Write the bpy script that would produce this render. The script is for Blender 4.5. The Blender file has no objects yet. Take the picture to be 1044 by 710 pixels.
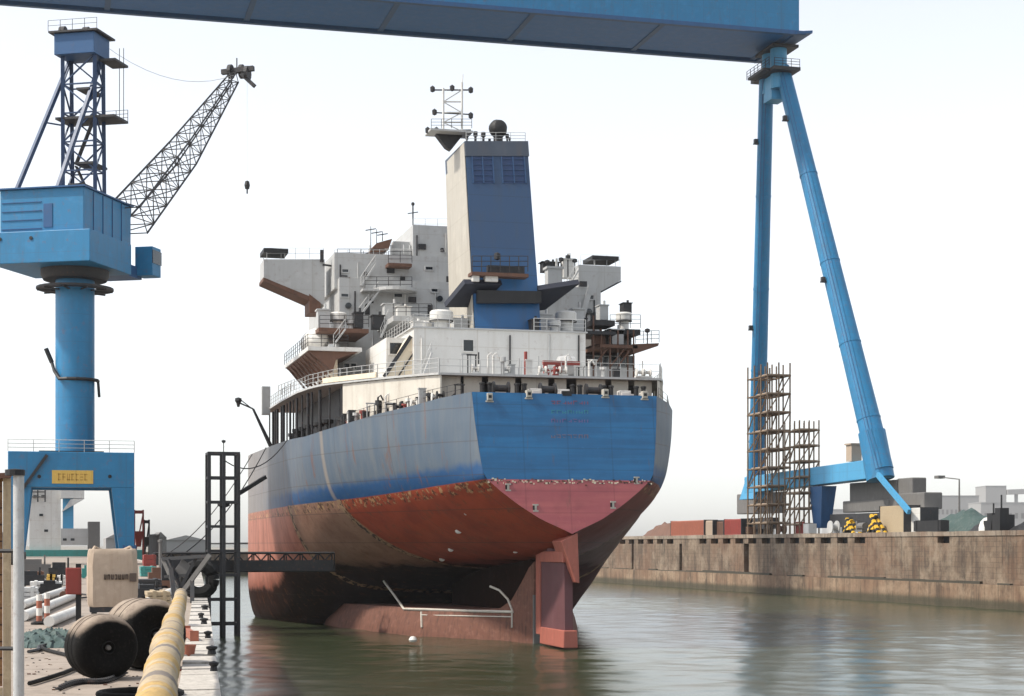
import bpy, math, random
from mathutils import Vector as V
R = random.Random(7)
SC = bpy.context.scene
COL = SC.collection
rad = math.radians
# ------------------------------------------------------------------ camera model
F, CX, HY, EYE = 1757.0, 522.0, 556.0, 7.0
YAW = rad(14.73); CA, SA = math.cos(YAW), math.sin(YAW)
def pd(x, y, d):                       # pixel + depth -> world
    r = (x-CX)*d/F
    return V((r*CA+d*SA, -r*SA+d*CA, EYE+(HY-y)*d/F))
def pg(x, y, z):                       # pixel on a level plane
    return pd(x, y, (EYE-z)*F/(y-HY))
def pY(x, y, Y):                       # pixel on a plane across the dock
    return pd(x, y, Y/(CA-(x-CX)/F*SA))
def pX(x, y, X):                       # pixel on a plane along the dock
    t = (x-CX)/F
    return pd(x, y, X/(t*CA+SA))
# ------------------------------------------------------------------ mesh builder
class MB:
    def __init__(s): s.v=[]; s.f=[]; s.m=[]
    def add(s, vs, fs, mi=0):
        o=len(s.v); s.v += [tuple(a) for a in vs]
        for f in fs: s.f.append([o+i for i in f]); s.m.append(mi)
        return s
    def hexa(s, p, mi=0):              # 4 bottom (ccw), 4 top
        return s.add(p, [(3,2,1,0),(4,5,6,7),(0,1,5,4),(1,2,6,5),(2,3,7,6),(3,0,4,7)], mi)
    def box(s, x0,x1,y0,y1,z0,z1, mi=0):
        if x0>x1: x0,x1=x1,x0
        if y0>y1: y0,y1=y1,y0
        if z0>z1: z0,z1=z1,z0
        return s.hexa([(x0,y0,z0),(x1,y0,z0),(x1,y1,z0),(x0,y1,z0),(x0,y0,z1),(x1,y0,z1),(x1,y1,z1),(x0,y1,z1)], mi)
    def basis(s, p, q):
        d=(V(q)-V(p)); L=d.length; d=d/L if L>1e-9 else V((0,0,1))
        up=V((0,0,1)) if abs(d.z)<.95 else V((0,1,0))
        a=d.cross(up).normalized(); b=a.cross(d).normalized()
        return a,b
    def bar(s, p, q, w, h=None, mi=0, w2=None, h2=None):
        h=h or w; w2=w2 or w; h2=h2 or h
        a,b=s.basis(p,q); p=V(p); q=V(q)
        pts=[p-a*w/2-b*h/2, p+a*w/2-b*h/2, p+a*w/2+b*h/2, p-a*w/2+b*h/2,
             q-a*w2/2-b*h2/2, q+a*w2/2-b*h2/2, q+a*w2/2+b*h2/2, q-a*w2/2+b*h2/2]
        return s.hexa(pts, mi)
    def tube(s, p, q, r, r2=None, n=10, mi=0):
        r2=r if r2 is None else r2
        a,b=s.basis(p,q); p=V(p); q=V(q); vs=[]
        for c,rr in ((p,r),(q,r2)):
            for i in range(n):
                t=2*math.pi*i/n; vs.append(c+(a*math.cos(t)+b*math.sin(t))*rr)
        fs=[(i,(i+1)%n,n+(i+1)%n,n+i) for i in range(n)]+[tuple(range(n-1,-1,-1)),tuple(range(n,2*n))]
        return s.add(vs, fs, mi)
    def path(s, pts, r, n=8, mis=None, rads=None):
        pts=[V(p) for p in pts]; rings=[]; vs=[]
        for k,p in enumerate(pts):
            a,b=s.basis(pts[max(0,k-1)], pts[min(len(pts)-1,k+1)])
            rr=rads[k] if rads else r
            for i in range(n):
                t=2*math.pi*i/n; vs.append(p+(a*math.cos(t)+b*math.sin(t))*rr)
        o=len(s.v); s.v += [tuple(x) for x in vs]
        for k in range(len(pts)-1):
            for i in range(n):
                s.f.append([o+k*n+i,o+k*n+(i+1)%n,o+(k+1)*n+(i+1)%n,o+(k+1)*n+i]); s.m.append(mis[k] if mis else 0)
        s.f.append([o+i for i in range(n-1,-1,-1)]); s.m.append(0)
        s.f.append([o+(len(pts)-1)*n+i for i in range(n)]); s.m.append(0)
        return s
    def prism(s, poly, vec, mi=0):
        n=len(poly); vec=V(vec); vs=[V(p) for p in poly]+[V(p)+vec for p in poly]
        fs=[tuple(range(n-1,-1,-1)),tuple(range(n,2*n))]+[(i,(i+1)%n,n+(i+1)%n,n+i) for i in range(n)]
        return s.add(vs, fs, mi)
    def lathe(s, prof, c, axis=(0,0,1), n=20, mis=None):   # prof: (r, h)
        c=V(c); ax=V(axis).normalized(); a,b=s.basis(c,c+ax); o=len(s.v)
        for r,h in prof:
            for i in range(n):
                t=2*math.pi*i/n; s.v.append(tuple(c+ax*h+(a*math.cos(t)+b*math.sin(t))*max(r,1e-4)))
        for k in range(len(prof)-1):
            for i in range(n):
                s.f.append([o+k*n+i,o+k*n+(i+1)%n,o+(k+1)*n+(i+1)%n,o+(k+1)*n+i]); s.m.append(mis[k] if mis else 0)
        return s
    def lattice(s, q0, q1, n, rc, rb, horiz=True, m=4):      # four chords with zigzag bracing
        q0=[V(p) for p in q0]; q1=[V(p) for p in q1]
        for i in range(4): s.tube(q0[i],q1[i],rc,n=m)
        P=[[q0[i].lerp(q1[i],k/n) for i in range(4)] for k in range(n+1)]
        for k in range(n+1):
            for i in range(4):
                j=(i+1)%4
                if horiz: s.tube(P[k][i],P[k][j],rb,n=m)
                if k<n:
                    a,b=(P[k][i],P[k+1][j]) if (k+i)%2 else (P[k][j],P[k+1][i])
                    s.tube(a,b,rb,n=m)
        return s
    def rail(s, pts, h=1.1, step=1.6, r=.035, mids=2, mi=0):
        pts=[V(p) for p in pts]
        for a,b in zip(pts,pts[1:]):
            L=(b-a).length; n=max(1,round(L/step))
            for k in range(n+1):
                p=a.lerp(b,k/n); s.tube(p,p+V((0,0,h)),r,n=4,mi=mi)
            for j in range(mids+1):
                z=V((0,0,h*(j+1)/(mids+1))); s.tube(a+z,b+z,r*.8,n=4,mi=mi)
        return s
    def islands(s):
        par=list(range(len(s.v)))
        def find(a):
            while par[a]!=a: par[a]=par[par[a]]; a=par[a]
            return a
        for f in s.f:
            r=find(f[0])
            for i in f[1:]: par[find(i)]=r
        gs={}
        for k,f in enumerate(s.f): gs.setdefault(find(f[0]),[]).append(k)
        L=[]
        for fs in gs.values():
            vs={i for k in fs for i in s.f[k]}; c=[[s.v[i][a] for i in vs] for a in range(3)]
            L.append([fs,[min(x)-.04 for x in c],[max(x)+.04 for x in c]])
        again=True
        while again:
            again=False
            for i in range(len(L)):
                for j in range(i+1,len(L)):
                    A,B=L[i],L[j]
                    if all(A[1][a]<=B[2][a] and B[1][a]<=A[2][a] for a in range(3)):
                        A[0]+=B[0]; A[1]=[min(x) for x in zip(A[1],B[1])]; A[2]=[max(x) for x in zip(A[2],B[2])]; L.pop(j); again=True; break
                if again: break
        return [l[0] for l in L]
    SPLIT={'mooring_bulkhead','deck_post','end_face','rail_wheel','ramp_beam','roof_railing','deck_railing','gangway_post','stern_railing','poop_railing','platform_post','sheave','tower_platform','girder_flange','lookout_frame','vent_hole','inspection_hole','wing_fitting','stair_stringer','ladder_recess','mast_lamp','hinge','trim','corner_post','leg_flange','lamp_arm','portal_deck','house_trim','platform_board'}
    def build(s, name, mats, parent=None, **k):
        if name in MB.SPLIT and parent is not None:
            L=s.islands(); o=None
            if len(L)>1:
                for fs in L:
                    m=MB(); idx={}
                    for f_ in fs:
                        ff=[]
                        for i in s.f[f_]:
                            if i not in idx: idx[i]=len(m.v); m.v.append(s.v[i])
                            ff.append(idx[i])
                        m.f.append(ff); m.m.append(s.m[f_])
                    o=m.build1(name,mats,parent,**k)
                return o
        return s.build1(name,mats,parent,**k)
    def build1(s, name, mats, parent=None, world=True, smooth=False, bevel=0, fix=True, loc=None):
        me=bpy.data.meshes.new(name); vs=s.v; off=V((0,0,0))
        if parent is not None and world:
            r=parent
            while r.parent: r=r.parent
            off=r.location.copy()
        if parent is None and loc is not None: off=V(loc)
        if off.length>0: vs=[tuple(V(v)-off) for v in vs]
        me.from_pydata(vs,[],s.f)
        if not isinstance(mats,(list,tuple)): mats=[mats]
        for m in mats: me.materials.append(m)
        me.polygons.foreach_set('material_index', s.m)
        if fix:
            import bmesh
            bm=bmesh.new(); bm.from_mesh(me); bmesh.ops.recalc_face_normals(bm,faces=bm.faces); bm.to_mesh(me); bm.free()
        if smooth:
            me.polygons.foreach_set('use_smooth',[True]*len(me.polygons))
            try: me.set_sharp_from_angle(angle=rad(35))
            except Exception: pass
        me.update()
        o=bpy.data.objects.new(name,me); COL.objects.link(o)
        if parent is not None: o.parent=parent
        elif loc is not None: o.location=loc
        if bevel:
            b=o.modifiers.new('bevel','BEVEL'); b.width=bevel; b.segments=2; b.limit_method='ANGLE'
        return o
def tag(o, label, cat, group=None, kind=None):
    o['label']=label; o['category']=cat
    if group: o['group']=group
    if kind: o['kind']=kind
    return o
def thing(name, label, cat, loc=(0,0,0), group=None):
    o=bpy.data.objects.new(name,None); COL.objects.link(o); o.location=loc; o.empty_display_size=.5
    return tag(o,label,cat,group)
def one(mb, name, mats, label, cat, loc, group=None, **k):
    return tag(mb.build(name,mats,loc=loc,**k),label,cat,group)
def copy_tree(o, parent=None):
    c=o.copy(); COL.objects.link(c); c.parent=parent
    for ch in list(o.children): copy_tree(ch,c)
    return c
# ------------------------------------------------------------------ shader helpers
class NT:
    def __init__(s, name):
        s.mat=bpy.data.materials.new(name); s.mat.use_nodes=True; s.t=s.mat.node_tree; s.t.nodes.clear()
        s.out=s.t.nodes.new('ShaderNodeOutputMaterial'); s.b=s.t.nodes.new('ShaderNodeBsdfPrincipled')
        s.t.links.new(s.b.outputs[0],s.out.inputs[0]); s._c=None
    def n(s, ty, **k):
        x=s.t.nodes.new(ty)
        for a,b in k.items(): setattr(x,a,b)
        return x
    def put(s, sock, val):
        if isinstance(val,bpy.types.NodeSocket): s.t.links.new(val,sock)
        elif isinstance(val,(tuple,list)): sock.default_value = tuple(val)+((1,) if len(val)==3 and sock.type=='RGBA' else ())
        elif val is not None: sock.default_value=val
    def co(s):
        if s._c is None: s._c=s.n('ShaderNodeTexCoord').outputs['Object']
        return s._c
    def sep(s, v=None):
        x=s.n('ShaderNodeSeparateXYZ'); s.put(x.inputs[0],v or s.co()); return x.outputs
    def m(s, op, a, b=None, c=None, clamp=False):
        x=s.n('ShaderNodeMath',operation=op,use_clamp=clamp); s.put(x.inputs[0],a); s.put(x.inputs[1],b)
        if c is not None: s.put(x.inputs[2],c)
        return x.outputs[0]
    def mul(s, v, sc):
        x=s.n('ShaderNodeVectorMath',operation='MULTIPLY'); s.put(x.inputs[0],v); x.inputs[1].default_value=sc; return x.outputs[0]
    def noise(s, scale=1, detail=4, rough=.6, vec=None, dist=0):
        x=s.n('ShaderNodeTexNoise'); s.put(x.inputs['Vector'],vec or s.co()); x.inputs['Scale'].default_value=scale
        x.inputs['Detail'].default_value=detail; x.inputs['Roughness'].default_value=rough; x.inputs['Distortion'].default_value=dist
        return x.outputs[0]
    def step(s, v, a, b):              # smooth ramp 0..1 between a and b
        x=s.n('ShaderNodeMapRange',interpolation_type='SMOOTHSTEP'); s.put(x.inputs[0],v); s.put(x.inputs[1],a); s.put(x.inputs[2],b)
        return x.outputs[0]
    def mix(s, f, a, b, mode='MIX'):
        x=s.n('ShaderNodeMix',data_type='RGBA',blend_type=mode); s.put(x.inputs[0],f); s.put(x.inputs[6],a); s.put(x.inputs[7],b)
        return x.outputs[2]
    def bump(s, h, strength=.3, dist=.05):
        x=s.n('ShaderNodeBump'); x.inputs['Strength'].default_value=strength; x.inputs['Distance'].default_value=dist; s.put(x.inputs['Height'],h)
        s.t.links.new(x.outputs[0],s.b.inputs['Normal'])
    def fin(s, col, rough=.6, metal=0, spec=None):
        s.put(s.b.inputs['Base Color'],col); s.put(s.b.inputs['Roughness'],rough); s.put(s.b.inputs['Metallic'],metal)
        if spec is not None: s.b.inputs['Specular IOR Level'].default_value=spec
        return s.mat
def paint(name, c, rough=.5, dirt=.35, dirtc=(.11,.08,.06), rust=0., sc=.35, plates=0.):
    t=NT(name)
    streak=t.noise(1,5,.65,t.mul(t.co(),(sc*4,sc*4,sc*.5)))
    blot=t.noise(sc*2.2,5,.6)
    col=t.mix(t.m('MULTIPLY',t.step(streak,.45,.78),dirt),c,dirtc)
    col=t.mix(t.m('MULTIPLY',t.step(blot,.48,.8),dirt*.8),col,tuple(min(1,x*1.5+.03) for x in c))
    if rust>0:
        rn=t.noise(sc*5,6,.7)
        f=t.m('MULTIPLY',t.step(rn,.56,.68),rust)
        col=t.mix(f,col,(.17,.065,.03))
    if plates>0:                       # welded plate seams
        x=t.sep(); w=plates
        fz=t.m('ABSOLUTE',t.m('SUBTRACT',t.m('FRACT',t.m('DIVIDE',x[2],w)),.5))
        fx=t.m('ABSOLUTE',t.m('SUBTRACT',t.m('FRACT',t.m('DIVIDE',t.m('ADD',x[0],x[1]),w*1.7)),.5))
        l=t.m('MAXIMUM',t.step(fz,.5-.05/w,.5),t.step(fx,.5-.05/w,.5))
        col=t.mix(t.m('MULTIPLY',l,.35),col,dirtc)
    t.bump(t.noise(sc*3,3,.5),.12,.06)
    r=t.m('ADD',t.m('MULTIPLY',blot,.25),rough-.12)
    return t.fin(col,r)
M={}
M['blue']=paint('blue_crane_paint',(.009,.165,.345),.5,.42,(.035,.10,.16),.3,plates=2.4)
M['bluepale']=paint('sunbleached_blue_paint',(.05,.27,.48),.5,.25,(.05,.14,.22),.10,plates=3)
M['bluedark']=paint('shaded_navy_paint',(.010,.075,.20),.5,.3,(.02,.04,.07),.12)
M['steel']=paint('dark_steel',(.016,.017,.020),.6,.35,(.045,.033,.025),.3,sc=.8)
M['brownsteel']=paint('rusty_scaffold_steel',(.15,.10,.06),.7,.5,(.05,.03,.02),.6,sc=1)
M['white']=paint('ship_white_paint',(.62,.61,.58),.5,.22,(.33,.27,.2),.22,plates=2.6)
M['cream']=paint('primer_cream_paint',(.72,.62,.47),.6,.3,(.33,.22,.14),.35)
M['grey']=paint('pale_grey_ship_paint',(.43,.435,.43),.55,.3,(.28,.25,.22),.25,plates=2.8)
M['brown']=paint('red_lead_primer',(.125,.06,.037),.75,.6,(.045,.026,.02),.5)
M['black']=paint('black_matt',(.006,.006,.007),.6,.3,(.04,.035,.03),0)
M['glass']=NT('dark_window_glass').fin((.012,.016,.02),.12)
M['funnel']=paint('funnel_blue_paint',(.020,.064,.155),.42,.3,(.05,.07,.1),.06,plates=3.2)
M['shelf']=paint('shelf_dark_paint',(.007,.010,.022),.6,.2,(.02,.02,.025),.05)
M['bulkwhite']=paint('mooring_wall_white',(.52,.49,.43),.6,.35,(.26,.2,.15),.15,plates=2.2)
M['sidewhite']=paint('lit_side_fitting_white',(.40,.375,.325),.6,.4,(.22,.18,.14),.10,plates=3.2)
M['funneldark']=paint('funnel_louver_paint',(.012,.04,.12),.5,.3,(.02,.03,.05),.05)
M['transom']=None
M['rudder']=paint('rudder_red_paint',(.34,.10,.07),.6,.4,(.12,.05,.03),.25,sc=.8)
M['rudderdark']=paint('rudder_purple_primer',(.11,.04,.045),.65,.4,(.06,.03,.03),.2)
M['red']=paint('red_paint',(.24,.035,.026),.6,.55,(.1,.04,.03),.3,sc=.8)
M['orange']=paint('orange_container_paint',(.30,.095,.055),.65,.6,(.16,.07,.05),.3,sc=.8)
M['yellow']=paint('yellow_paint',(.62,.40,.08),.5,.35,(.2,.12,.04),.1,sc=1.5)
M['teal']=paint('teal_paint',(.03,.22,.20),.5,.35,(.06,.08,.07),.1,sc=1)
M['greentarp']=paint('green_tarpaulin',(.035,.065,.06),.75,.5,(.15,.16,.14),0,sc=.8)
M['conc']=paint('concrete_ballast',(.13,.125,.12),.85,.5,(.09,.085,.08),.06,sc=.6)
M['farbld']=paint('hazed_building_render',(.27,.265,.26),.9,.2,(.3,.3,.3),0,sc=.1)  # paleness of distant hazy air put into the wall colour
M['bag']=paint('woven_bag_cloth',(.38,.30,.23),.9,.4,(.24,.17,.12),0,sc=3)
M['tread']=paint('dusty_fender_rubber',(.27,.22,.18),.9,.5,(.16,.13,.1),0,sc=3)
M['rubber']=paint('black_rubber',(.004,.004,.004),.95,.2,(.012,.011,.010),0,sc=3)
M['post']=paint('dirty_white_post',(.40,.41,.41),.6,.6,(.17,.15,.12),.25,sc=3)
M['tapew']=paint('worn_white_band',(.36,.285,.185),.85,.75,(.22,.16,.11),.2,sc=5)
M['tapey']=paint('worn_yellow_band',(.38,.25,.085),.85,.75,(.22,.16,.09),.2,sc=5)
M['tapeg']=paint('worn_grey_band',(.16,.135,.115),.85,.7,(.2,.16,.13),.1,sc=5)
M['ledgedark']=paint('dark_ledge_strip',(.045,.04,.028),.9,.5,(.09,.075,.05),0,sc=2)
# --- hull: paint scheme in ship coordinates (x beam, y forward, z up)
def hull_mat():
    t=NT('hull_paint'); x,y,z=t.sep()[:3]
    zp=t.m('ADD',10.2,t.m('MULTIPLY',1.47,t.m('POWER',2.71828,t.m('DIVIDE',t.m('ADD',y,1.0),-18.0))))
    wob=t.noise(1.4,3,.6,t.mul(t.co(),(0.3,1,.3)))
    dz=t.m('SUBTRACT',z,zp)
    streak=t.noise(1,6,.65,t.mul(t.co(),(.9,.9,.09)))
    blot=t.noise(.35,6,.65)
    fine=t.noise(2.2,6,.7)
    # topsides: dusty grey-blue over blue, fresh blue band above the boot line
    top=t.mix(t.step(streak,.30,.78),(.065,.10,.145),(.115,.135,.155))
    top=t.mix(t.m('MULTIPLY',t.step(t.m('SUBTRACT',y,t.m('MULTIPLY',t.m('ABSOLUTE',z),.25)),14,60),.7),top,(.27,.23,.205))
    band=t.m('SUBTRACT',1,t.step(t.m('ADD',dz,t.m('MULTIPLY',t.m('SUBTRACT',wob,.5),.9)),.75,1.5))
    band=t.m('MULTIPLY',band,t.m('SUBTRACT',1,t.step(y,28,48)))
    top=t.mix(band,top,t.mix(t.step(fine,.5,.7),(.008,.065,.18),(.03,.08,.15)))
    # bottom: blocks of red, tan and pinkish primer divided by erection joints
    curve=t.m('ADD',y,t.m('MULTIPLY',t.m('SUBTRACT',wob,.5),.5))
    s1=t.step(curve,19.9,20.1); s2=t.step(curve,31.9,32.2)
    redc=t.mix(t.step(blot,.4,.7),(.36,.056,.022),(.25,.04,.02))
    tanc=t.mix(t.step(blot,.35,.7),(.30,.17,.115),(.20,.10,.065))
    pink=t.mix(t.step(streak,.4,.7),(.40,.155,.105),(.28,.095,.062))
    bot=t.mix(s1,redc,tanc); bot=t.mix(s2,bot,pink)
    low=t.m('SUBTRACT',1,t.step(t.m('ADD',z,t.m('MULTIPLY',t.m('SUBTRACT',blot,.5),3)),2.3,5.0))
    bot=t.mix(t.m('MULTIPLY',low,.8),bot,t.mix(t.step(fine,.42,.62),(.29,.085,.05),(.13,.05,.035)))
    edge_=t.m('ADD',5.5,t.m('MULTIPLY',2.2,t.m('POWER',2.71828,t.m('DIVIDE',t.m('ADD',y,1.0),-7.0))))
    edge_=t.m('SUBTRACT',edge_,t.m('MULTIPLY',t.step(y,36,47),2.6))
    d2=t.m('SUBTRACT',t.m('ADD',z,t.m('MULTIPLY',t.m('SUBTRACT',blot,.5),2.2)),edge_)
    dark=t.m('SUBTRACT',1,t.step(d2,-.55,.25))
    bot=t.mix(t.m('MULTIPLY',dark,.93),bot,t.mix(t.step(fine,.55,.72),(.010,.007,.006),(.05,.02,.014)))  # shade under the stern painted near-black, mixed with blotchy dark bottom growth
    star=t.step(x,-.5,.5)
    bot=t.mix(t.m('MULTIPLY',star,.65),bot,(.14,.06,.055))  # starboard bottom painted darker, as the side turned from the sun
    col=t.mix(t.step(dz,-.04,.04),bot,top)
    # weld line of primer dabs under the boot line
    dab=t.step(t.noise(1,3,.6,t.mul(t.co(),(2.2,2.2,1.2))),.48,.56)
    zl=t.m('MULTIPLY',t.step(dz,-.85,-.7),t.m('SUBTRACT',1,t.step(dz,-.1,.03)))
    col=t.mix(t.m('MULTIPLY',t.m('MULTIPLY',zl,dab),.8),col,t.mix(t.step(fine,.47,.55),(.035,.018,.012),(.46,.29,.14)))
    for s0 in (20.0,32.0):
        dd=t.m('ABSOLUTE',t.m('SUBTRACT',curve,s0+.05))
        f=t.m('MULTIPLY',t.m('SUBTRACT',1,t.step(dd,.26,.55)),t.m('SUBTRACT',1,t.step(dz,0,.1)))
        col=t.mix(t.m('MULTIPLY',f,.95),col,t.mix(dab,(.34,.22,.13),(.022,.012,.009)))
    ff=t.m('ABSOLUTE',t.m('SUBTRACT',y,20.5)); f=t.m('MULTIPLY',t.m('SUBTRACT',1,t.step(ff,.1,.5)),t.step(dz,.0,.1))
    col=t.mix(t.m('MULTIPLY',f,.5),col,(.33,.26,.19))
    # thin plate seams everywhere
    for ax,w in ((z,2.4),(y,9.0)):
        fr=t.m('ABSOLUTE',t.m('SUBTRACT',t.m('FRACT',t.m('DIVIDE',ax,w)),.5))
        col=t.mix(t.m('MULTIPLY',t.step(fr,.5-.055/w,.5-.01/w),.5),col,(.05,.035,.03))
    # rust runs
    pt=t.m('MULTIPLY',t.step(t.noise(.9,6,.75),.56,.66),t.m('SUBTRACT',1,t.step(dz,-.3,.1))); col=t.mix(t.m('MULTIPLY',pt,.5),col,(.13,.05,.03))
    rr=t.m('MULTIPLY',t.step(t.noise(1,5,.7,t.mul(t.co(),(1.3,1.3,.12))),.57,.68),.6)
    col=t.mix(rr,col,(.15,.06,.03))
    t.bump(t.noise(.5,3,.5,t.mul(t.co(),(1,.8,.5))),.4,.16)
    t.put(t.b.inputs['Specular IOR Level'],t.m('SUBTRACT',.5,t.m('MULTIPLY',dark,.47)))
    return t.fin(col,t.m('ADD',.42,t.m('MULTIPLY',blot,.25)))
def transom_mat(c1,c2,name):
    t=NT(name); x,y,z=t.sep()[:3]
    hor=t.noise(1,4,.6,t.mul(t.co(),(.12,.1,1.6))); blot=t.noise(.5,5,.6)
    col=t.mix(t.step(hor,.4,.7),c1,c2); col=t.mix(t.m('MULTIPLY',t.step(blot,.5,.75),.35),col,tuple(a*.6 for a in c1))
    fr=t.m('ABSOLUTE',t.m('SUBTRACT',t.m('FRACT',t.m('DIVIDE',z,1.55)),.5))
    col=t.mix(t.m('MULTIPLY',t.step(fr,.46,.49),.35),col,tuple(a*.5 for a in c1))
    rn=t.step(t.noise(1,5,.7,t.mul(t.co(),(1.6,1,.2))),.60,.72); col=t.mix(t.m('MULTIPLY',rn,.5),col,(.10,.055,.04))
    sx=t.m('ABSOLUTE',t.m('SUBTRACT',t.m('FRACT',t.m('DIVIDE',x,3.3)),.5)); col=t.mix(t.m('MULTIPLY',t.step(sx,.475,.495),.35),col,tuple(a*.5 for a in c1))
    sc_=t.step(t.noise(2.2,6,.8),.60,.68); col=t.mix(t.m('MULTIPLY',sc_,.3),col,tuple(a*1.6+.03 for a in c1))
    t.bump(t.noise(.7,2,.5,t.mul(t.co(),(1,1,.7))),.45,.14)
    return t.fin(col,.4)
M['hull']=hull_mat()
M['transom']=transom_mat((.004,.092,.23),(.007,.125,.30),'transom_blue_paint')
M['counter']=transom_mat((.30,.065,.075),(.36,.09,.09),'counter_pink_paint')
def quay_mat(name, base, dark, light, bs=(2.6,1.3), up='z', streak=1.):
    t=NT(name); x,y,z=t.sep()[:3]
    cv=t.n('ShaderNodeCombineXYZ'); t.put(cv.inputs[0],t.m('ADD',y,x)); t.put(cv.inputs[1],z)
    bk=t.n('ShaderNodeTexBrick'); t.put(bk.inputs['Vector'],cv.outputs[0]); bk.inputs['Scale'].default_value=1
    bk.inputs['Brick Width'].default_value=bs[0]; bk.inputs['Row Height'].default_value=bs[1]; bk.inputs['Mortar Size'].default_value=.045
    bk.inputs['Color1'].default_value=(*base,1); bk.inputs['Color2'].default_value=(*[a*.8 for a in base],1); bk.inputs['Mortar'].default_value=(*[a*.62 for a in base],1)
    st=t.noise(1,6,.7,t.mul(t.co(),(.7,.7,.08))); bl=t.noise(.25,6,.7); fi=t.noise(1.6,6,.75)
    col=t.mix(t.m('MULTIPLY',t.step(st,.40,.66),.8*streak),bk.outputs[0],dark)
    col=t.mix(t.m('MULTIPLY',t.step(bl,.45,.66),.7),col,light)
    rd=t.noise(.09,6,.75); col=t.mix(t.m('MULTIPLY',t.step(rd,.48,.62),.5),col,(.16,.085,.05))
    st2=t.noise(1,6,.75,t.mul(t.co(),(1.6,1.6,.05))); col=t.mix(t.m('MULTIPLY',t.step(st2,.55,.66),.75),col,(.03,.024,.018))
    col=t.mix(t.m('MULTIPLY',t.step(fi,.5,.72),.5),col,tuple(a*.7 for a in dark))
    col=t.mix(t.m('MULTIPLY',t.m('SUBTRACT',1,t.step(t.m('ADD',z,t.m('MULTIPLY',fi,.6)),.5,1.3)),.8),col,(.035,.036,.02))
    t.bump(fi,.5,.08)
    return t.fin(col,.9)
M['quay']=quay_mat('stained_quay_masonry',(.20,.14,.095),(.045,.032,.024),(.30,.235,.17),(1.3,.62))
M['plinth']=quay_mat('quay_plinth_stone',(.25,.165,.105),(.05,.035,.025),(.33,.24,.16),(5.5,3))
M['coping']=quay_mat('quay_coping_concrete',(.29,.235,.18),(.09,.065,.05),(.36,.30,.24),(6,2),streak=.6)
def ground_mat(name, a, b, c, sc=1.):
    t=NT(name); bl=t.noise(.12*sc,7,.7); fi=t.noise(1.4*sc,7,.75); st=t.noise(1,5,.7,t.mul(t.co(),(.25*sc,1.6*sc,1)))
    col=t.mix(t.step(bl,.35,.7),a,b); col=t.mix(t.m('MULTIPLY',t.step(fi,.48,.7),.6),col,c)
    col=t.mix(t.m('MULTIPLY',t.step(st,.5,.72),.4),col,c)
    t.bump(fi,.35,.03); return t.fin(col,.9)
M['ground']=ground_mat('dusty_quay_concrete',(.32,.265,.22),(.25,.21,.175),(.13,.105,.085))
M['farground']=ground_mat('far_ground',(.25,.23,.2),(.2,.19,.16),(.12,.11,.09),.2)
def water_mat():
    t=NT('harbour_water')
    n1=t.noise(1,3,.55,t.mul(t.co(),(.30,.55,1))); n2=t.noise(1,4,.6,t.mul(t.co(),(1.3,2.2,1)))
    h=t.m('ADD',t.m('MULTIPLY',n1,1.0),t.m('MULTIPLY',n2,.35))
    t.bump(h,.2,.03)
    bl=t.noise(.03,4,.6)
    col=t.mix(t.step(bl,.35,.65),(.033,.043,.021),(.045,.052,.029))
    t.b.inputs['IOR'].default_value=1.4
    return t.fin(col,.19)
M['water']=water_mat()

# ------------------------------------------------------------------ setting
ZQ=5.35        # near quay level
ZR=8.7         # far quay wall top
QE=[(-1.2,-30),(.2,0),(1.7,19),(3.8,45.7),(8.5,108),(8.5,430)]     # edge of the near quay
ZW=-.45
import numpy as np
gx=np.concatenate([[-30,-12],np.arange(-2,105.3,.42),[105.4]]); gy=np.concatenate([[-60,0],np.arange(12,230,.42),np.arange(230,330,.9),np.arange(330,432,4),[432]])
GXX,GYY=np.meshgrid(gx,gy); rs=np.random.RandomState(4); hh=np.zeros_like(GXX)
for i in range(46):
    lam=1.1*1.062**i*rs.uniform(.9,1.1); th=rs.normal(-.5,.9); kx,ky=2*np.pi/lam*np.cos(th),2*np.pi/lam*np.sin(th)
    hh+=lam*.0014*min(1,(6/lam)**.8)*np.sin(kx*GXX+ky*GYY+rs.uniform(0,6.28)+1.2*np.sin(.07*GXX*rs.uniform(.5,1.5)+.05*GYY*rs.uniform(.5,1.5)))
fade=np.clip((330-GYY)/100,0.15,1); hh*=fade
nx_,ny_=len(gx),len(gy); vv=np.stack([GXX,GYY,ZW+hh],-1).reshape(-1,3)
ii=np.arange((ny_-1)*(nx_-1)); r_=ii//(nx_-1); c_=ii%(nx_-1); q0=r_*nx_+c_
ff=np.stack([q0,q0+1,q0+nx_+1,q0+nx_],-1)
me=bpy.data.meshes.new('water'); me.vertices.add(len(vv)); me.vertices.foreach_set('co',vv.ravel()); me.loops.add(ff.size); me.loops.foreach_set('vertex_index',ff.ravel().astype(np.int32))
me.polygons.add(len(ff)); me.polygons.foreach_set('loop_start',(np.arange(len(ff))*4).astype(np.int32)); me.polygons.foreach_set('use_smooth',np.ones(len(ff),bool)); me.materials.append(M['water']); me.update(calc_edges=True)
w=bpy.data.objects.new('water',me); COL.objects.link(w); w['kind']='structure'
mb=MB()
edge=QE; n=len(edge)
mb.add([(x-.45,y,ZQ) for x,y in edge]+[(-1200,430,ZQ),(-1200,-30,ZQ)],[tuple(range(n+2))])
g=mb.build('quay_ground',M['ground'],fix=False); g['kind']='structure'
mb=MB(); mb.add([(107.2,-60,ZR-.1),(2600,-60,ZR-.1),(2600,3400,ZR-.1),(107.2,3400,ZR-.1)],[(0,1,2,3)])
g=mb.build('yard_ground',M['farground'],fix=False); g['kind']='structure'
mb=MB(); mb.add([(-1200,430.5,ZQ-.004),(107.1,430.5,ZQ-.004),(107.1,3400,ZQ-.004),(-1200,3400,ZQ-.004)],[(0,1,2,3)])
g=mb.build('terrain',M['farground'],fix=False); g['kind']='structure'
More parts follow.
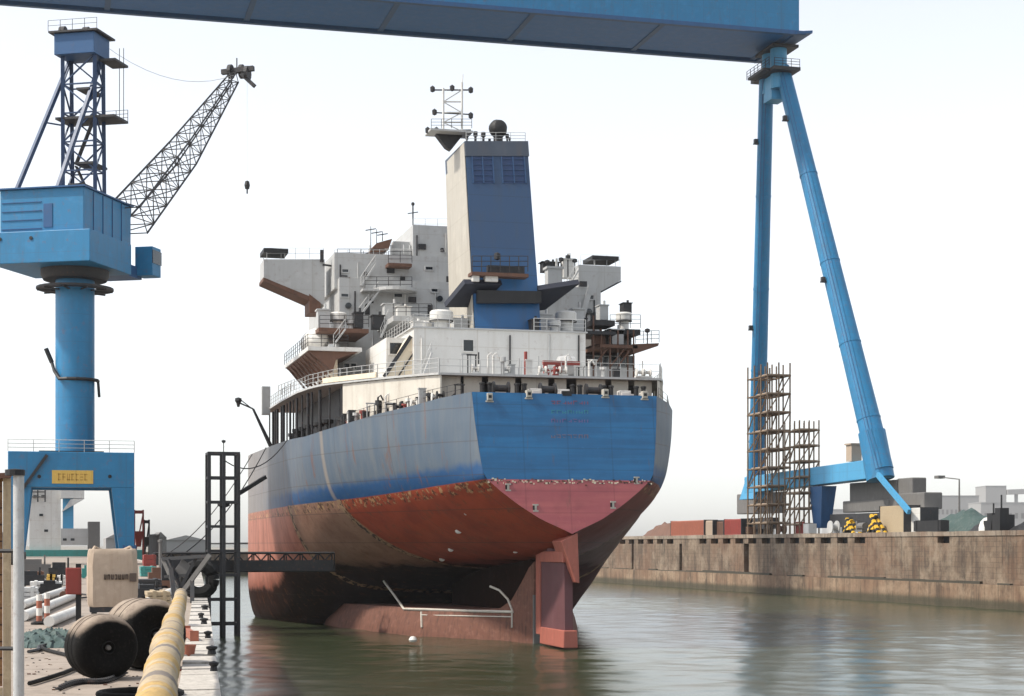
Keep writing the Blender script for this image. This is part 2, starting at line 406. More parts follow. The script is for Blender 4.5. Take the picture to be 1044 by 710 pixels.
M['palecoping']=paint('pale_worn_coping',(.46,.43,.39),.9,.8,(.15,.13,.11),.12,sc=3)
# near quay wall with coping blocks
qw=thing('quay_wall','low near quay wall with pale worn coping blocks beside the wrapped guard rail','wall',(3.8,45.7,0))
mb=MB()
for (x0,y0),(x1,y1) in zip(edge,edge[1:]):
    mb.add([(x0-.05,y0,-4),(x1-.05,y1,-4),(x1-.05,y1,ZQ-.25),(x0-.05,y0,ZQ-.25)],[(0,1,2,3)])
mb.box(8.45,107,429.9,430.3,-4,ZQ-.01)
mb.build('wall_face',M['quay'],qw,fix=False)
mb=MB()
for (x0,y0),(x1,y1) in zip(edge[1:],edge[2:]):
    a=V((x0,y0,0)); b=V((x1,y1,0)); L=(b-a).length; step=.9 if y0<60 else 4
    k=0.
    while k<L-.1:
        p=a.lerp(b,k/L); q=a.lerp(b,min(1,(k+step*.93)/L)); dz=R.uniform(-.02,.03)
        mb.hexa([p+V((-.45,0,ZQ-.3)),p+V((0,0,ZQ-.3)),q+V((0,0,ZQ-.3)),q+V((-.45,0,ZQ-.3)),
                 p+V((-.45,0,ZQ+.06+dz)),p+V((0,0,ZQ+.06+dz)),q+V((0,0,ZQ+.06+dz)),q+V((-.45,0,ZQ+.06+dz))])
        k+=step
mb.build('coping',M['palecoping'],qw)
# far quay wall
fw=thing('quay_wall','long stained masonry quay wall across the water with a row of dark slots','wall',(106,250,0))
Y0,Y1=40,520
cuts=[(pX(x,560,106).y,w) for x,w in ((645,1.2),(694,1.4),(761,2.0),(1130,2))]
cuts.sort()
mb=MB(); nb=MB(); y=Y0
for c,w in cuts+[(Y1,0)]:
    mb.box(106,107.6,y,c-w/2,2.4,7.25)
    if w: nb.box(106.75,107.5,c-w/2,c+w/2,2.45,7.24)
    y=c+w/2
mb.build('wall_face',M['quay'],fw)
nb.build('ladder_recess',M['black'],fw)
mb=MB(); mb.box(105.45,107.5,Y0,Y1,-4,2.38); mb.build('plinth',M['plinth'],fw)
mb=MB(); y=Y0
while y<Y1-1:
    L=R.uniform(2,9)
    if R.random()<.75: mb.box(105.6,105.99,y,y+L,2.381,2.5+R.random()*.28)
    y+=L
mb.build('ledge_line',M['ledgedark'],fw)  # uneven dark strip along the plinth ledge
mb=MB(); slots=[]
k=0; y=pX(882,552,106).y
while y<338:
    if k not in (12,13): slots.append((y,y+3.3))
    y+=5.4; k+=1
y=pX(968,552,106).y; slots.append((y,y+3.0)); slots.sort()
last=Y0; bl=MB()
for a,b in slots:
    mb.box(106.003,107.55,last,a,7.252,8.12); last=b
    bl.box(106.9,107.5,a,b,7.26,8.11)
mb.box(106.003,107.55,last,Y1,7.252,8.12)
mb.build('wall_band',M['quay'],fw); bl.build('slot_back',M['black'],fw)
mb=MB(); y=Y0
while y<Y1: mb.box(105.9,108.2,y,y+5.95,8.122,ZR+R.uniform(-.03,.03)); y+=6
mb.build('coping',M['coping'],fw)

# ------------------------------------------------------------------ the ship
_p=pd(576.5,400,124.25); XS,YS=_p.x,_p.y
ship=thing('cargo_ship','large cargo ship with blue and red hull and white deckhouse floating high at its stern','ship',(XS,YS,0))
def sp(x,y,s):                          # pixel -> ship coordinates on the plane s metres forward of the transom
    p=pY(x,y,YS+s); return V((p.x-XS,s,p.z))
def interp(tab,s):
    if s<=tab[0][0]: return tab[0][1]
    for (a,va),(b,vb) in zip(tab,tab[1:]):
        if s<=b:
            t=(s-a)/(b-a)
            return [p+(q-p)*t for p,q in zip(va,vb)] if isinstance(va,(list,tuple)) else va+(vb-va)*t
    return tab[-1][1]
HB=[(0,6.95),(1,7.7),(2.5,8.8),(5,10.0),(10,11.8),(15,13.3),(20,14.6),(25,15.7),(30,16.2),(40,16.4),(58,16.4),(62,16.2),(66,15.2),(70,13.2),(74,10.2),(78,6),(82,.3)]
ZD=[(0,17.9),(5,17.3),(10,17.0),(16,16.55),(24,16.05),(48,16.2),(62,16.3),(82,17.6)]
ZB=[(0,7.8),(3,6.9),(5,6.4),(7.7,6.0),(10,5.75),(16,5.3),(20,5.0),(25,4.4),(30,3.4),(35,1.8),(40,0),(48,-2.5),(150,-2.5)]
US=[0,.03,.1,.2,.3,.4,.5,.6,.8,1]
G=[(0,[0,.09,.32,.55,.74,.905,.93,.95,.98,1]),(3,[0,.12,.33,.55,.73,.86,.92,.95,.985,1]),(6,[0,.15,.37,.58,.735,.85,.915,.95,.985,1]),(10,[0,.2,.42,.61,.745,.845,.91,.945,.985,1]),
   (16,[0,.24,.46,.635,.755,.845,.905,.945,.985,1]),(20,[0,.26,.48,.65,.765,.855,.91,.95,.985,1]),(25,[0,.34,.57,.73,.82,.885,.93,.96,.99,1]),(30,[0,.44,.65,.79,.865,.915,.95,.975,.99,1]),(40,[0,.6,.78,.88,.935,.965,.98,.99,1,1]),
   (55,[0,.8,.93,.98,1,1,1,1,1,1]),(75,[0,.9,.98,1,1,1,1,1,1,1]),(150,[0,.9,.98,1,1,1,1,1,1,1])]
def hbu(s,u):
    g=interp(G,s)
    for i in range(len(US)-1):
        if u<=US[i+1]:
            # Catmull-like smooth interpolation away from the transom knuckle
            t=(u-US[i])/(US[i+1]-US[i]); p1,p2=g[i],g[i+1]
            h=US[i+1]-US[i]
            m1=(g[i+1]-g[i-1])/(US[i+1]-US[i-1]) if i>0 else (g[1]-g[0])/h
            m2=(g[i+2]-g[i])/(US[i+2]-US[i]) if i<len(US)-2 else (g[-1]-g[-2])/h
            if s<4: m1=m1*min(1,s/4)+(p2-p1)/h*(1-min(1,s/4)); m2=m2*min(1,s/4)+(p2-p1)/h*(1-min(1,s/4))
            hv=(2*t**3-3*t*t+1)*p1+(t**3-2*t*t+t)*h*m1+(-2*t**3+3*t*t)*p2+(t**3-t*t)*h*m2
            return interp(HB,s)*min(hv,1.0)
    return interp(HB,s)
def hbz(s,z):
    zb,zd=interp(ZB,s),interp(ZD,s); return hbu(s,max(0,min(1,(z-zb)/(zd-zb))))
def hb(s): return interp(HB,s)
RAKE=1.7
def rk(s,u): return s-RAKE*(1-u)*max(0,1-s/9)
def hp(s,u,side):                       # point on the hull
    zb,zd=interp(ZB,s),interp(ZD,s); return V((side*hbu(s,u),rk(s,u),zb+(zd-zb)*u))
st=[0,.5,1,1.75,2.5,3.5,5,6.5,8,10,12,14,16,18,20,22,24,26,28,30,33,36,40,44,48,52,55,58,60,62,64,66,68,70,72,74,76,78,80,81,82]
NU=40; us=sorted(set([0,.012,.022,.03,.04,.055,.075]+[.1+.9*k/NU for k in range(NU+1)])); NU=len(us)-1
mb=MB()
for s in st:
    for k in range(NU,-1,-1): mb.v.append(tuple(hp(s,us[k],-1)))
    for k in range(1,NU+1): mb.v.append(tuple(hp(s,us[k],1)))
W=2*NU+1
for i in range(len(st)-1):
    for k in range(W-1):
        a=i*W+k; mb.f.append([a,a+1,a+1+W,a+W]); mb.m.append(0)
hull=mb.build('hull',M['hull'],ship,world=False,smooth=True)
# transom: blue plate above the knuckle, pink counter below
UK=.383
def ring(u0,u1,n=14): return [u0+(u1-u0)*k/n for k in range(n+1)]
def tplate(u0,u1,name,m,proud):
    b=MB(); uu=ring(u0,u1)
    for u in uu:
        for sd in (-1,1):
            p=hp(0,u,sd); b.v.append((p.x*.999,p.y-proud,p.z))
    for k in range(len(uu)-1):
        b.f.append([2*k,2*k+1,2*k+3,2*k+2]); b.m.append(0)
    return b.build(name,m,ship,world=False)
tplate(UK,1,'transom',M['transom'],0.0)
tplate(0.0,UK,'counter_plate',M['counter'],0.004)
def tp(x,y,out=.0):                     # pixel on the transom plane
    s=0.
    for _ in range(6):
        p=sp(x,y,s); u=(p.z-7.8)/(17.9-7.8); s=rk(0,u)
    return V((p.x,s-out,p.z))
b=MB()                                   # weld strip along the knuckle
k0=0
for i in range(120):
    u=UK-.012+R.gauss(0,.009); x=-6.1+12.2*i/119+R.uniform(-.06,.06)
    p0=hp(0,u,1); w=R.uniform(.03,.17); hgt=R.uniform(.03,.13)
    b.box(x-w/2,x+w/2,p0.y-.03-R.random()*.01,p0.y+.1,p0.z-hgt,p0.z+R.uniform(.0,.05),R.choice((0,0,1,1,2)))
b.build('primer_patch',[M['cream'],M['brown'],M['steel']],ship,world=False)['kind']='stuff'
# draught / tug marks and fairleads
for (x,y) in ((499,405),(539,402),(617,401),(657,403)):
    p=tp(x,y,0); b=MB(); b.box(p.x-.2,p.x+.2,p.y-.22,p.y+.3,p.z-.25,p.z+.28); b.box(p.x-.3,p.x+.3,p.y-.12,p.y+.3,p.z-.38,p.z-.26)
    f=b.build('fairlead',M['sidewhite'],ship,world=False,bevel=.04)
    b=MB(); b.box(p.x-.11,p.x+.11,p.y-.24,p.y-.2,p.z-.08,p.z+.12); b.build('fairlead_mouth',M['black'],f,world=False)
p=tp(578,401); b=MB(); b.box(p.x-.35,p.x+.35,p.y-.05,p.y+.2,p.z-.2,p.z+.15); b.build('drain_opening',M['black'],ship,world=False)
for (x,y) in ((518,497),(546,518),(625,515),(649,490)):
    p=tp(x,y,0); b=MB(); k=.68
    for (a_,c_,d_,e_,m_) in ((-.3,.3,.25,.4,0),(-.3,.3,-.4,-.25,0),(-.11,.11,-.249,.249,0),(-.3,-.14,-.2,.2,1)): b.box(p.x+a_*k,p.x+c_*k,p.y-.06,p.y+.1,p.z+d_*k,p.z+e_*k,m_)
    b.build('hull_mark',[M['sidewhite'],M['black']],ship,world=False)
def hull_hit(x,y):                       # pixel on the port hull surface
    best=None
    for i in range(0,600):
        s=i*.1; p=sp(x,y,s); zb,zd=interp(ZB,s),interp(ZD,s)
        if zb<p.z<zd and abs(p.x)<=hbz(s,p.z): return p
    return sp(x,y,5)
for (x,y,r) in ((476,522,.26),(468,541,.24),(460,560,.2),(451,570,.2),(537,546,.18),(526,562,.16)):
    p=hull_hit(x,y); b=MB(); b.lathe([(r*1.1,.25),(r,-.06),(.02,-.08)],p,(0,1,0),10); b.build('draught_mark',M['white'],ship,world=False)
# faint welded lettering on the transom (unreadable in the photograph)
tm=[paint('faded_red_letter_paint',(.20,.07,.14),.5,.2),paint('faded_teal_letter_paint',(.03,.22,.30),.5,.2),
    paint('faded_violet_letter_paint',(.13,.11,.28),.5,.2),paint('faded_brown_letter_paint',(.14,.13,.20),.5,.2)]
for row,(y,m) in enumerate(zip((411.5,421,430,446),tm)):
    b=MB(); x=562.
    while x<597:
        p=tp(x,y); w=.30; hh=.20
        segs=[(0,0,w,.06),(0,hh*2-.06,w,hh*2),(0,.0601,.07,hh*2-.0601),(w-.07,.0601,w,hh*2-.0601),(.0701,hh-.03,w-.0701,hh+.03)]
        for sgm in R.sample(segs,3):
            b.box(p.x+sgm[0],p.x+sgm[2],p.y-.012,p.y+.1,p.z-hh+sgm[1],p.z-hh+sgm[3])
        x+=5.6
    b.build('name_lettering',m,ship,world=False)
# skeg, rudder, horn
SKW=[(7.7,.28),(10,1.6),(12,2.9),(15,4.7),(18.7,6.5),(26,8.9),(36,10.9),(44,11.2)]
def skx(s,z): return interp(SKW,s)*(1-.045*max(0,z)) if s<44 else 11
SKT=[(7.7,5.75),(8.6,5.0),(9.6,3.0),(11,2.1),(13,1.9),(44,1.6)]
b=MB(); L=[7.7,8.3,9,10,11,12,13,15,17,18.7,21,24,28,32,36,40,44]; ks=[0,.25,.5,.75,1]; nk=len(ks)
for sd in (-1,1):
    for s_ in L:
        zt_=interp(SKT,s_)
        for k in ks:
            z_=-2.5+(zt_+2.5)*k; b.v.append((sd*skx(s_,z_),s_,z_))
nL=len(L)
for q in (0,1):
    o=q*nL*nk
    for i in range(nL-1):
        for k in range(nk-1):
            c=o+i*nk+k; b.f.append([c,c+1,c+nk+1,c+nk]); b.m.append(0)
for i in range(nL-1):
    c=i*nk+nk-1; e_=c+nL*nk; b.f.append([c,c+nk,e_+nk,e_]); b.m.append(0)
b.f.append([k for k in range(nk)]+[nL*nk+k for k in range(nk-1,-1,-1)]); b.m.append(0)
skm=paint('skeg_red_primer',(.155,.062,.040),.75,.9,(.045,.024,.016),.9,sc=.9)
skeg=b.build('skeg',skm,ship,world=False,smooth=True)
b=MB(); b.box(-.32,.32,7.35,7.72,-.6,3.2); b.build('stern_frame',M['conc'],skeg,world=False)
b=MB(); b.hexa([(-.3,7.9,1.2),(.3,7.9,1.2),(1.6,30,1.2),(-1.6,30,1.2),(-.3,7.9,5.9),(.3,7.9,5.9),(1.6,30,4.5),(-1.6,30,4.5)]); M['sternshade']=paint('stern_shade_paint',(.016,.007,.005),.98,.3,(.035,.014,.010),.1); M['sternshade'].node_tree.nodes['Principled BSDF'].inputs['Specular IOR Level'].default_value=.05
b.build('skeg_core',M['sternshade'],skeg,world=False)  # shadow of the overhanging stern put into this near-black colour
def onskeg(x,y):
    for i in range(77,300):
        s=i*.1; p=sp(x,y,s)
        if p.x>=-skx(s,p.z)-.06: return V((-skx(s,p.z)-.05,s,p.z))
    return sp(x,y,12)
b=MB(); pts=[onskeg(x,y) for x,y in ((500,598),(510,602),(518,611),(522,622),(523,625))]
b.path(pts,.09,6)
pts=[onskeg(x,y) for x,y in ((523,624),(480,623),(435,621.5),(412,621))]
b.path(pts,.11,6)
b.path([pts[-1],pts[-1]+V((-.2,2.8,.95)),pts[-1]+V((-.6,6.0,2.2))],.10,6)
b.path([onskeg(522,629),onskeg(470,628),onskeg(430,627)],.05,5)
for x in (430,522): b.path([onskeg(x,624),onskeg(x,640)],.08,5)
b.build('bilge_pipe',M['bulkwhite'],skeg,world=False)
rud=None
b=MB(); x0,x1=-.42,.42
b.hexa([(-.3,-.9,.5),(.3,-.9,.5),(.42,5.9,.5),(-.42,5.9,.5),(-.3,-.7,6.2),(.3,-.7,6.2),(.42,5.9,6.2),(-.42,5.9,6.2)])
rud=b.build('rudder',M['rudderdark'],ship,world=False)
b=MB()
b.hexa([(-.52,5.0,.3),(.52,5.0,.3),(.5,6.25,.3),(-.5,6.25,.3),(-.52,5.0,6.6),(.52,5.0,6.6),(.5,6.25,6.6),(-.5,6.25,6.6)])
b.hexa([(-.5,-1.0,5.75),(.5,-1.0,5.75),(.51,4.99,5.75),(-.51,4.99,5.75),(-.5,-1.0,6.55),(.5,-1.0,6.55),(.51,4.99,6.55),(-.51,4.99,6.55)])
b.hexa([(-.55,-1.3,-.35),(.55,-1.3,-.35),(.55,4.99,-.35),(-.55,4.99,-.35),(-.5,-1.3,.9),(.5,-1.3,.9),(.5,4.99,.9),(-.5,4.99,.9)])
b.build('rudder_frame',M['rudder'],rud,world=False,bevel=.06)
b=MB(); pa=[tp(573,553),tp(590,546),tp(592,594),tp(588,592)]
s0=-1.55
tri=[sp(572,552,s0),sp(589,543,s0),sp(591,595,s0),sp(587,594,s0)]
b.prism(tri,(0,2.4,0)); b.build('rudder_horn',M['rudder'],ship,world=False,bevel=.05)
b=MB(); b.tube((0,3.2,6.4),(0,3.2,8.2),.5,n=12); b.build('rudder_stock',M['rudderdark'],ship,world=False)
# decks
def deckmesh(s0,s1,zf,inset,th,step=2.,aft=None):
    b=MB(); L=[]; s=s0
    while s<s1: L.append(s); s+=step
    L.append(s1); n=len(L)
    for s in L:
        w=hb(s)-inset
        for z in (zf(s)-th,zf(s)):
            b.v.append((-w,s,z)); b.v.append((w,s,z))
    for i in range(n-1):
        a=4*i; c=a+4
        b.f+= [[a,a+1,c+1,c],[a+2,c+2,c+3,a+3],[a,c,c+2,a+2],[a+1,a+3,c+3,c+1]]; b.m+=[0]*4
    b.f+= [[0,2,3,1],[4*n-4,4*n-3,4*n-1,4*n-2]]; b.m+=[0]*2
    return b
deckmesh(.05,81.5,lambda s: interp(ZD,s)-.06,.06,.1).build('main_deck',M['brown'],ship,world=False)
def zpd(s): return 19.45+.85*min(1,max(0,s)/22)
deckmesh(3.6,52,zpd,.75,.16).build('poop_deck',M['grey'],ship,world=False)
# mooring deck side: white wall pieces, posts and openings below the poop deck
def edgept(s,side,inset,z): return V((side*(hb(s)-inset),s,z))
b=MB(); bd=MB()
s=3.7; k=0
while s<18.4:
    for side in (-1,1):
        a=edgept(s,side,.95,0); c=edgept(min(s+1.5,18.4),side,.95,0)
        z0=interp(ZD,s)-.1; z1=zpd(s)-.17
        solid = True if side<0 else (k%3==0)
        nrm=V((side,0,0))
        if solid: b.hexa([a+V((-side*.12,0,z0)),a+V((0,0,z0)),c+V((0,0,z0)),c+V((-side*.12,0,z0)),a+V((-side*.12,0,z1)),a+V((0,0,z1)),c+V((0,0,z1)),c+V((-side*.12,0,z1))])
        else: b.bar(a+V((0,0,z0)),a+V((0,0,z1)),.25)
    s+=1.5; k+=1
x=-8.2
while x<8:
    w=R.uniform(.9,2.6); z0=interp(ZD,4)-.1
    b.box(x,min(8.2,x+w),4.6,4.75,z0,zpd(4)-.17)
    x+=w+R.choice((.25,.5,.8))
b.build('mooring_bulkhead',M['bulkwhite'],ship,world=False)
for i in range(13):
    s_=4.6+1.02*i; p=edgept(s_,-1,.95,interp(ZD,s_)+.35); w=R.uniform(.2,.38); b=MB(); b.box(p.x-.03,p.x+.1,s_-w,s_+w,p.z-.22,p.z+R.uniform(.15,.5)); b.build('mooring_hole',M['black'],ship,world=False)
b=MB(); b.box(-8,8,8.2,8.4,17.1,zpd(8)-.34); b.build('inner_bulkhead',M['steel'],ship,world=False)
b=MB()
for side in (-1,1):
    for s in [19.5+2.1*i for i in range(16)]:
        s+=R.uniform(-.6,.6); p=edgept(s,side,1.2,interp(ZD,s)-.1); b.tube(p,V((p.x,p.y,zpd(s)-.33)),R.choice((.07,.1,.13)),n=6)
b.build('deck_post',M['steel'],ship,world=False)
b=MB(); b.box(-12.6,12.6,24,52,16.0,20.1); b.build('deckhouse_base',M['steel'],ship,world=False)
for i in range(9):
    s=20+3.4*i+R.uniform(-.5,.5); p=edgept(s,-1,2.2+R.random(),interp(ZD,s))
    b=MB(); b.lathe([(.0,0),(.45,0),(.45,.3),(.28,.4),(.28,1.2),(.5,1.3),(.5,1.6),(0,1.65)],p,n=10); b.build('bollard',M['black'],ship,world=False)
# deck edge railings
b=MB()
pp=[edgept(s,-1,.25,interp(ZD,s)-.06) for s in (1,3.5,8,13,18)]; b.rail(pp,.9,1.6,.022,1)
pp=[edgept(s,1,.25,interp(ZD,s)-.06) for s in (1,3.5,8,13,18,25,33)]; b.rail(pp,.9,1.6,.022,1)

b.build('stern_railing',M['steel'],ship,world=False)
b=MB()
pp=[edgept(s,-1,.85,zpd(s)) for s in (3.7,8,12,16,20,26,34,44,51)]; b.rail(pp,1.05,1.3,.03)
pp=[edgept(s,1,.85,zpd(s)) for s in (3.7,8,12,16,20,26,34,44,51)]; b.rail(pp,1.05,1.3,.03)
pp=[edgept(3.7,-1,.9,zpd(4)),edgept(3.7,1,.9,zpd(4))]; b.rail(pp,1.0,1.5,.022,1)
b.build('poop_railing',M['grey'],ship,world=False)
# mooring gear on the stern
for i,(x,kind) in enumerate([(-5.6,0),(-4.4,1),(-3.0,0),(-1.9,2),(-.9,1),(.2,2),(1.2,0),(2.6,1),(3.6,0),(4.9,2),(6.1,0)]):
    z=17.8; b=MB()
    if kind==0:
        for dx in (-.28,.28): b.lathe([(0,0),(.17,0),(.17,.75),(.22,.78),(.22,.9),(0,.95)],(x+dx,1.3,z),n=10)
        b.box(x-.5,x+.5,1.05,1.55,z-.05,z+.1); b.build('bollard',M['black'],ship,world=False)
    elif kind==1:
        b.lathe([(0,-.6),(.5,-.6),(.5,-.5),(.25,-.48),(.25,.48),(.5,.5),(.5,.6),(0,.6)],(x,1.6,z+.55),(1,0,0),12)
        b.box(x-.75,x+.75,1.3,1.9,z-.05,z+.12); b.build('mooring_winch',M[('brown','steel','red')[i%3]],ship,world=False)
    else:
        b.box(x-.45,x+.45,1.1,1.7,z-.05,z+.55); b.box(x-.3,x+.3,1.0,1.09,z+.1,z+.4); b.build('deck_locker',M['white'],ship,world=False,bevel=.03)
FIT=0
for i in range(64):
    if i<40: x=-7.6+15.2*i/39+R.uniform(-.15,.15); y_=R.uniform(3.1,4.4); z=zpd(4) if y_>3.75 else 17.3
    else: s_=3+.62*(i-40); x=-(hb(s_)-R.uniform(.35,.8)); y_=s_; z=interp(ZD,s_)-.06
    k=R.randint(0,4); b=MB(); h=R.uniform(.4,1.5)
    if k==0: b.lathe([(0,0),(.14,0),(.14,h*.7),(.26,h*.72),(.26,h),(0,h)],(x,y_,z),n=8)
    elif k==1: b.box(x-.25,x+.25,y_-.2,y_+.2,z,z+h*.8); b.box(x-.3,x+.3,y_-.24,y_+.24,z+h*.8,z+h*.86)
    elif k==2: b.path([(x,y_,z),(x,y_,z+h),(x+.2,y_-.05,z+h+.18),(x+.4,y_-.08,z+h*.85)],.08,6)
    elif k==3: b.lathe([(0,-.3),(.3,-.28),(.3,-.2),(.12,-.18),(.12,.18),(.3,.2),(.3,.28),(0,.3)],(x,y_,z+.4),(1,0,.0),10); b.box(x-.35,x+.35,y_-.2,y_+.2,z,z+.12)
    else: b.bar((x-.3,y_,z),(x-.3,y_,z+h),.08); b.bar((x+.3,y_,z),(x+.3,y_,z+h),.08); b.bar((x-.4,y_,z+h),(x+.4,y_,z+h),.1)
    b.build(('gooseneck_vent','deck_locker','pipe_bend','hose_reel','handrail_frame')[(0,1,2,3,4)[k]],M[R.choice(('steel','black','white','white','white','red','grey','grey'))],ship,world=False)
# red davit frame near the transom
b=MB(); c=[sp(556,392,5.5),sp(570,392,5.5)]; zt=sp(560,370,5.5).z
z0=zpd(5)
for x in (c[0].x,c[1].x): b.bar((x,5.5,z0),(x,5.5,zt),.28)
b.bar((c[0].x-.2,5.5,zt),(c[1].x+1.6,5.5,zt),.3); b.bar((c[0].x,5.5,(z0+zt)/2),(c[1].x,5.5,(z0+zt)/2),.2); b.bar((c[0].x,5.5,z0),(c[1].x,5.5,zt),.15)
b.build('davit_frame',M['red'],ship,world=False)
b=MB(); p=sp(577,383,7); b.lathe([(.0,-.7),(.75,-.6),(.85,0),(.75,.6),(0,.7)],(p.x,7,z0+1),(1,0,0),14); b.build('rope_reel',M['grey'],ship,world=False)
for x,hgt,m in ((488,22,'steel'),(536,24,'red'),(549,20,'grey'),(630,26,'steel'),(655,18,'grey'),(673,16,'grey'),(529,17,'grey')):
    p=sp(x,392,4.2); b=MB(); z0=zpd(4)
    b.tube((p.x,4.2,z0),(p.x,4.2,z0+hgt*.073),.055 if m!='red' else .13,n=6); b.build('flag_pole',M[m],ship,world=False)
# ---- deckhouse masses from measured outlines
def rect(x0,y0,x1,y1,s): a=sp(x0,y1,s); c=sp(x1,y0,s); return a.x,c.x,a.z,c.z
def mass(name,x0,y0,x1,y1,s,s2,m,parent=ship,extra=None):
    a=rect(x0,y0,x1,y1,s); b=MB(); b.box(a[0],a[1],s,s2,a[2],a[3]); return b.build(name,m,parent,world=False)
def window(x0,y0,x1,y1,s,parent,frame=None,proud=.06):
    a=rect(x0,y0,x1,y1,s-proud); b=MB(); b.box(a[0],a[1],s-proud,s+.05,a[2],a[3]); w=b.build('window',M['glass'],parent,world=False)
    fm=.1
    b=MB(); f=frame or M['white']; y0_,y1_=s-proud-.05,s+.04
    b.box(a[0]-fm,a[0],y0_,y1_,a[2]-fm,a[3]+fm); b.box(a[1],a[1]+fm,y0_,y1_,a[2]-fm,a[3]+fm)
    b.box(a[0]+.001,a[1]-.001,y0_,y1_,a[3],a[3]+fm); b.box(a[0]+.001,a[1]-.001,y0_,y1_,a[2]-fm,a[2])
    b.build('window_frame',f,w,world=False); return w
lh=mass('lower_deckhouse',422,340,597,396,19.5,36,M['white'])
window(472.5,347,482.5,358,19.5,lh)
a=rect(422,340,597,396,19.5)
b=MB(); b.box(a[0]-.15,a[1]+.15,19.38,36,a[3]+.002,a[3]+.12); b.build('roof_edge',M['grey'],lh,world=False)
b=MB(); b.rail([(a[0],19.5,a[3]+.12),(a[0]+5.0,19.5,a[3]+.12)],1.0,1.0,.03); b.rail([(a[1]-4.5,19.5,a[3]+.12),(a[1],19.5,a[3]+.12)],1.0,1.0,.03); b.rail([(a[0],19.5,a[3]+.12),(a[0],34,a[3]+.12)],1.0,1.2,.03); b.build('roof_railing',M['grey'],lh,world=False)
b=MB(); p=sp(392,388,20.5); q=sp(424,350,20.5)
b.prism([(p.x,20.3,p.z),(q.x-.1,20.3,p.z),(q.x-.1,20.3,q.z+.6),(q.x-.7,20.3,q.z+.4)],(0,1.6,0)); b.build('stair_casing',M['cream'],lh,world=False)
b=MB(); b.bar((p.x-.1,20.1,p.z+.25),(q.x-.5,20.1,q.z+.5),.18,.3); b.bar((p.x+.8,20.1,p.z-.1),(q.x-.3,20.1,q.z-.9),.12,.12); b.build('stair_stringer',M['steel'],lh,world=False)
hut=mass('port_hut',394,345,419,390,23,33,M['white']); window(397.5,350,410.5,361,23,hut)
main=mass('accommodation',346,294,612.5,396,38,58,M['grey'])
window(351,371,356,376,38,main); window(358,371,363,376,38,main); window(598,301.5,605,305,38,main,M['grey']); window(348,300,355,302.5,38,main,M['grey'])
window(402,299,410,303,38,main,M['grey']); window(404,309,408,312,38,main,M['grey'])
for x in (420,426,433,440,447,454): 
    window(x,283,x+4,286.5,40,main,M['grey'])
upper=mass('bridge_deckhouse',341,266,540,294.2,39,56,M['grey'])
for x,y in ((349,275),(440,295)): window(x,y,x+6,y+2.5,39 if y<290 else 37.9,upper,M['grey'])
topb=mass('wheelhouse_top',421,234,520,266.5,40.5,51,M['grey']); window(434,272.5,441,275,39,upper,M['grey'])
b=MB(); a=rect(421,234,520,266,40.5); b.tube((a[0]+.1,41,a[3]),(a[0]+.1,41,a[3]+1.9),.07,n=6); b.lathe([(0,0),(.16,.1),(.16,.3),(0,.4)],(a[0]+.1,41,a[3]+1.85),n=8); b.build('signal_pole',M['steel'],topb,world=False)
# deck edge slabs
def slab(name,x0,x1,y,s,s2,m,th=.3,parent=ship):
    p=sp(x0,y,s); q=sp(x1,y,s); b=MB(); b.box(p.x,q.x,s,s2,p.z-th,p.z); return b.build(name,m,parent,world=False)
slab('deck_slab',325,376,334,31,40,M['brown'],.35); slab('deck_slab',401,441,322,30,38.5,M['grey'],.45); slab('deck_slab',396,420,268,37.5,39.2,M['brown'],.3)
slab('deck_slab',370,420,294,36.6,38.4,M['grey'],.2)
b=MB()
for x0,x1,y,s in ((326,376,334,31),(401,440,322,30),(396,420,268,37.5),(372,420,294,36.6),(344,392,265.5,39.2)):
    p=sp(x0,y,s+.1); q=sp(x1,y,s+.1); b.rail([p,q],1.05,1.0,.03)
b.build('deck_railing',M['steel'],ship,world=False)
# sloped stairs between decks
for (x0,y0,x1,y1,s) in ((366,324,386,297,37),(368,292,383,270,38),(388,345,396,326,33),(548,320,560,306,36)):
    b=MB(); p=sp(x0,y0,s); q=sp(x1,y1,s); b.bar(p,q,.6,.16); b.rail([p,q],.9,.8,.03,1); b.build('stairway',M['grey'],ship,world=False)
b=MB(); a=sp(388,297,36.5); r=1.6                              # rounded deck end
b.lathe([(0,-.2),(2.0,-.2),(2.0,.1),(0,.1)],sp(403,296,37.6),n=20); b.build('round_platform',M['grey'],ship,world=False)
# bridge wings
b=MB(); b.prism([sp(269,264.5,41),sp(331,264.5,41),sp(331,312,41),sp(317,303,41),(sp(269,283,41))],(0,3.2,0)); wp=b.build('bridge_wing',M['grey'],ship,world=False)
b=MB(); b.prism([sp(268.5,283,40.9),sp(317.5,303,40.9),sp(317.5,308,40.9),sp(268.5,286.5,40.9)],(0,3.5,0)); b.prism([sp(315.5,300,40.8),sp(327,309,40.8),sp(327,319,40.8),sp(315.5,319,40.8)],(0,3.2,0)); b.build('wing_bracket',M['brown'],wp,world=False)
b=MB(); p=sp(328,265,40.9); b.box(p.x-.15,p.x+.15,40.7,40.98,p.z-.2,p.z+.9); b.bar(sp(329,270,40.8),sp(343,272,40.8),.2,.15); b.build('wing_fitting',M['steel'],wp,world=False)
b=MB(); b.prism([sp(590,270,41),sp(633,272,41),sp(633,286,41),sp(614,296.5,41),sp(590,297,41)],(0,3.2,0)); ws=b.build('bridge_wing',M['grey'],ship,world=False)
b=MB(); b.prism([sp(633.5,286.1,40.9),sp(613,297,40.9),sp(613,298.6,40.9),sp(633.5,287.6,40.9)],(0,3.4,0)); b.build('wing_bracket',M['steel'],ws,world=False)
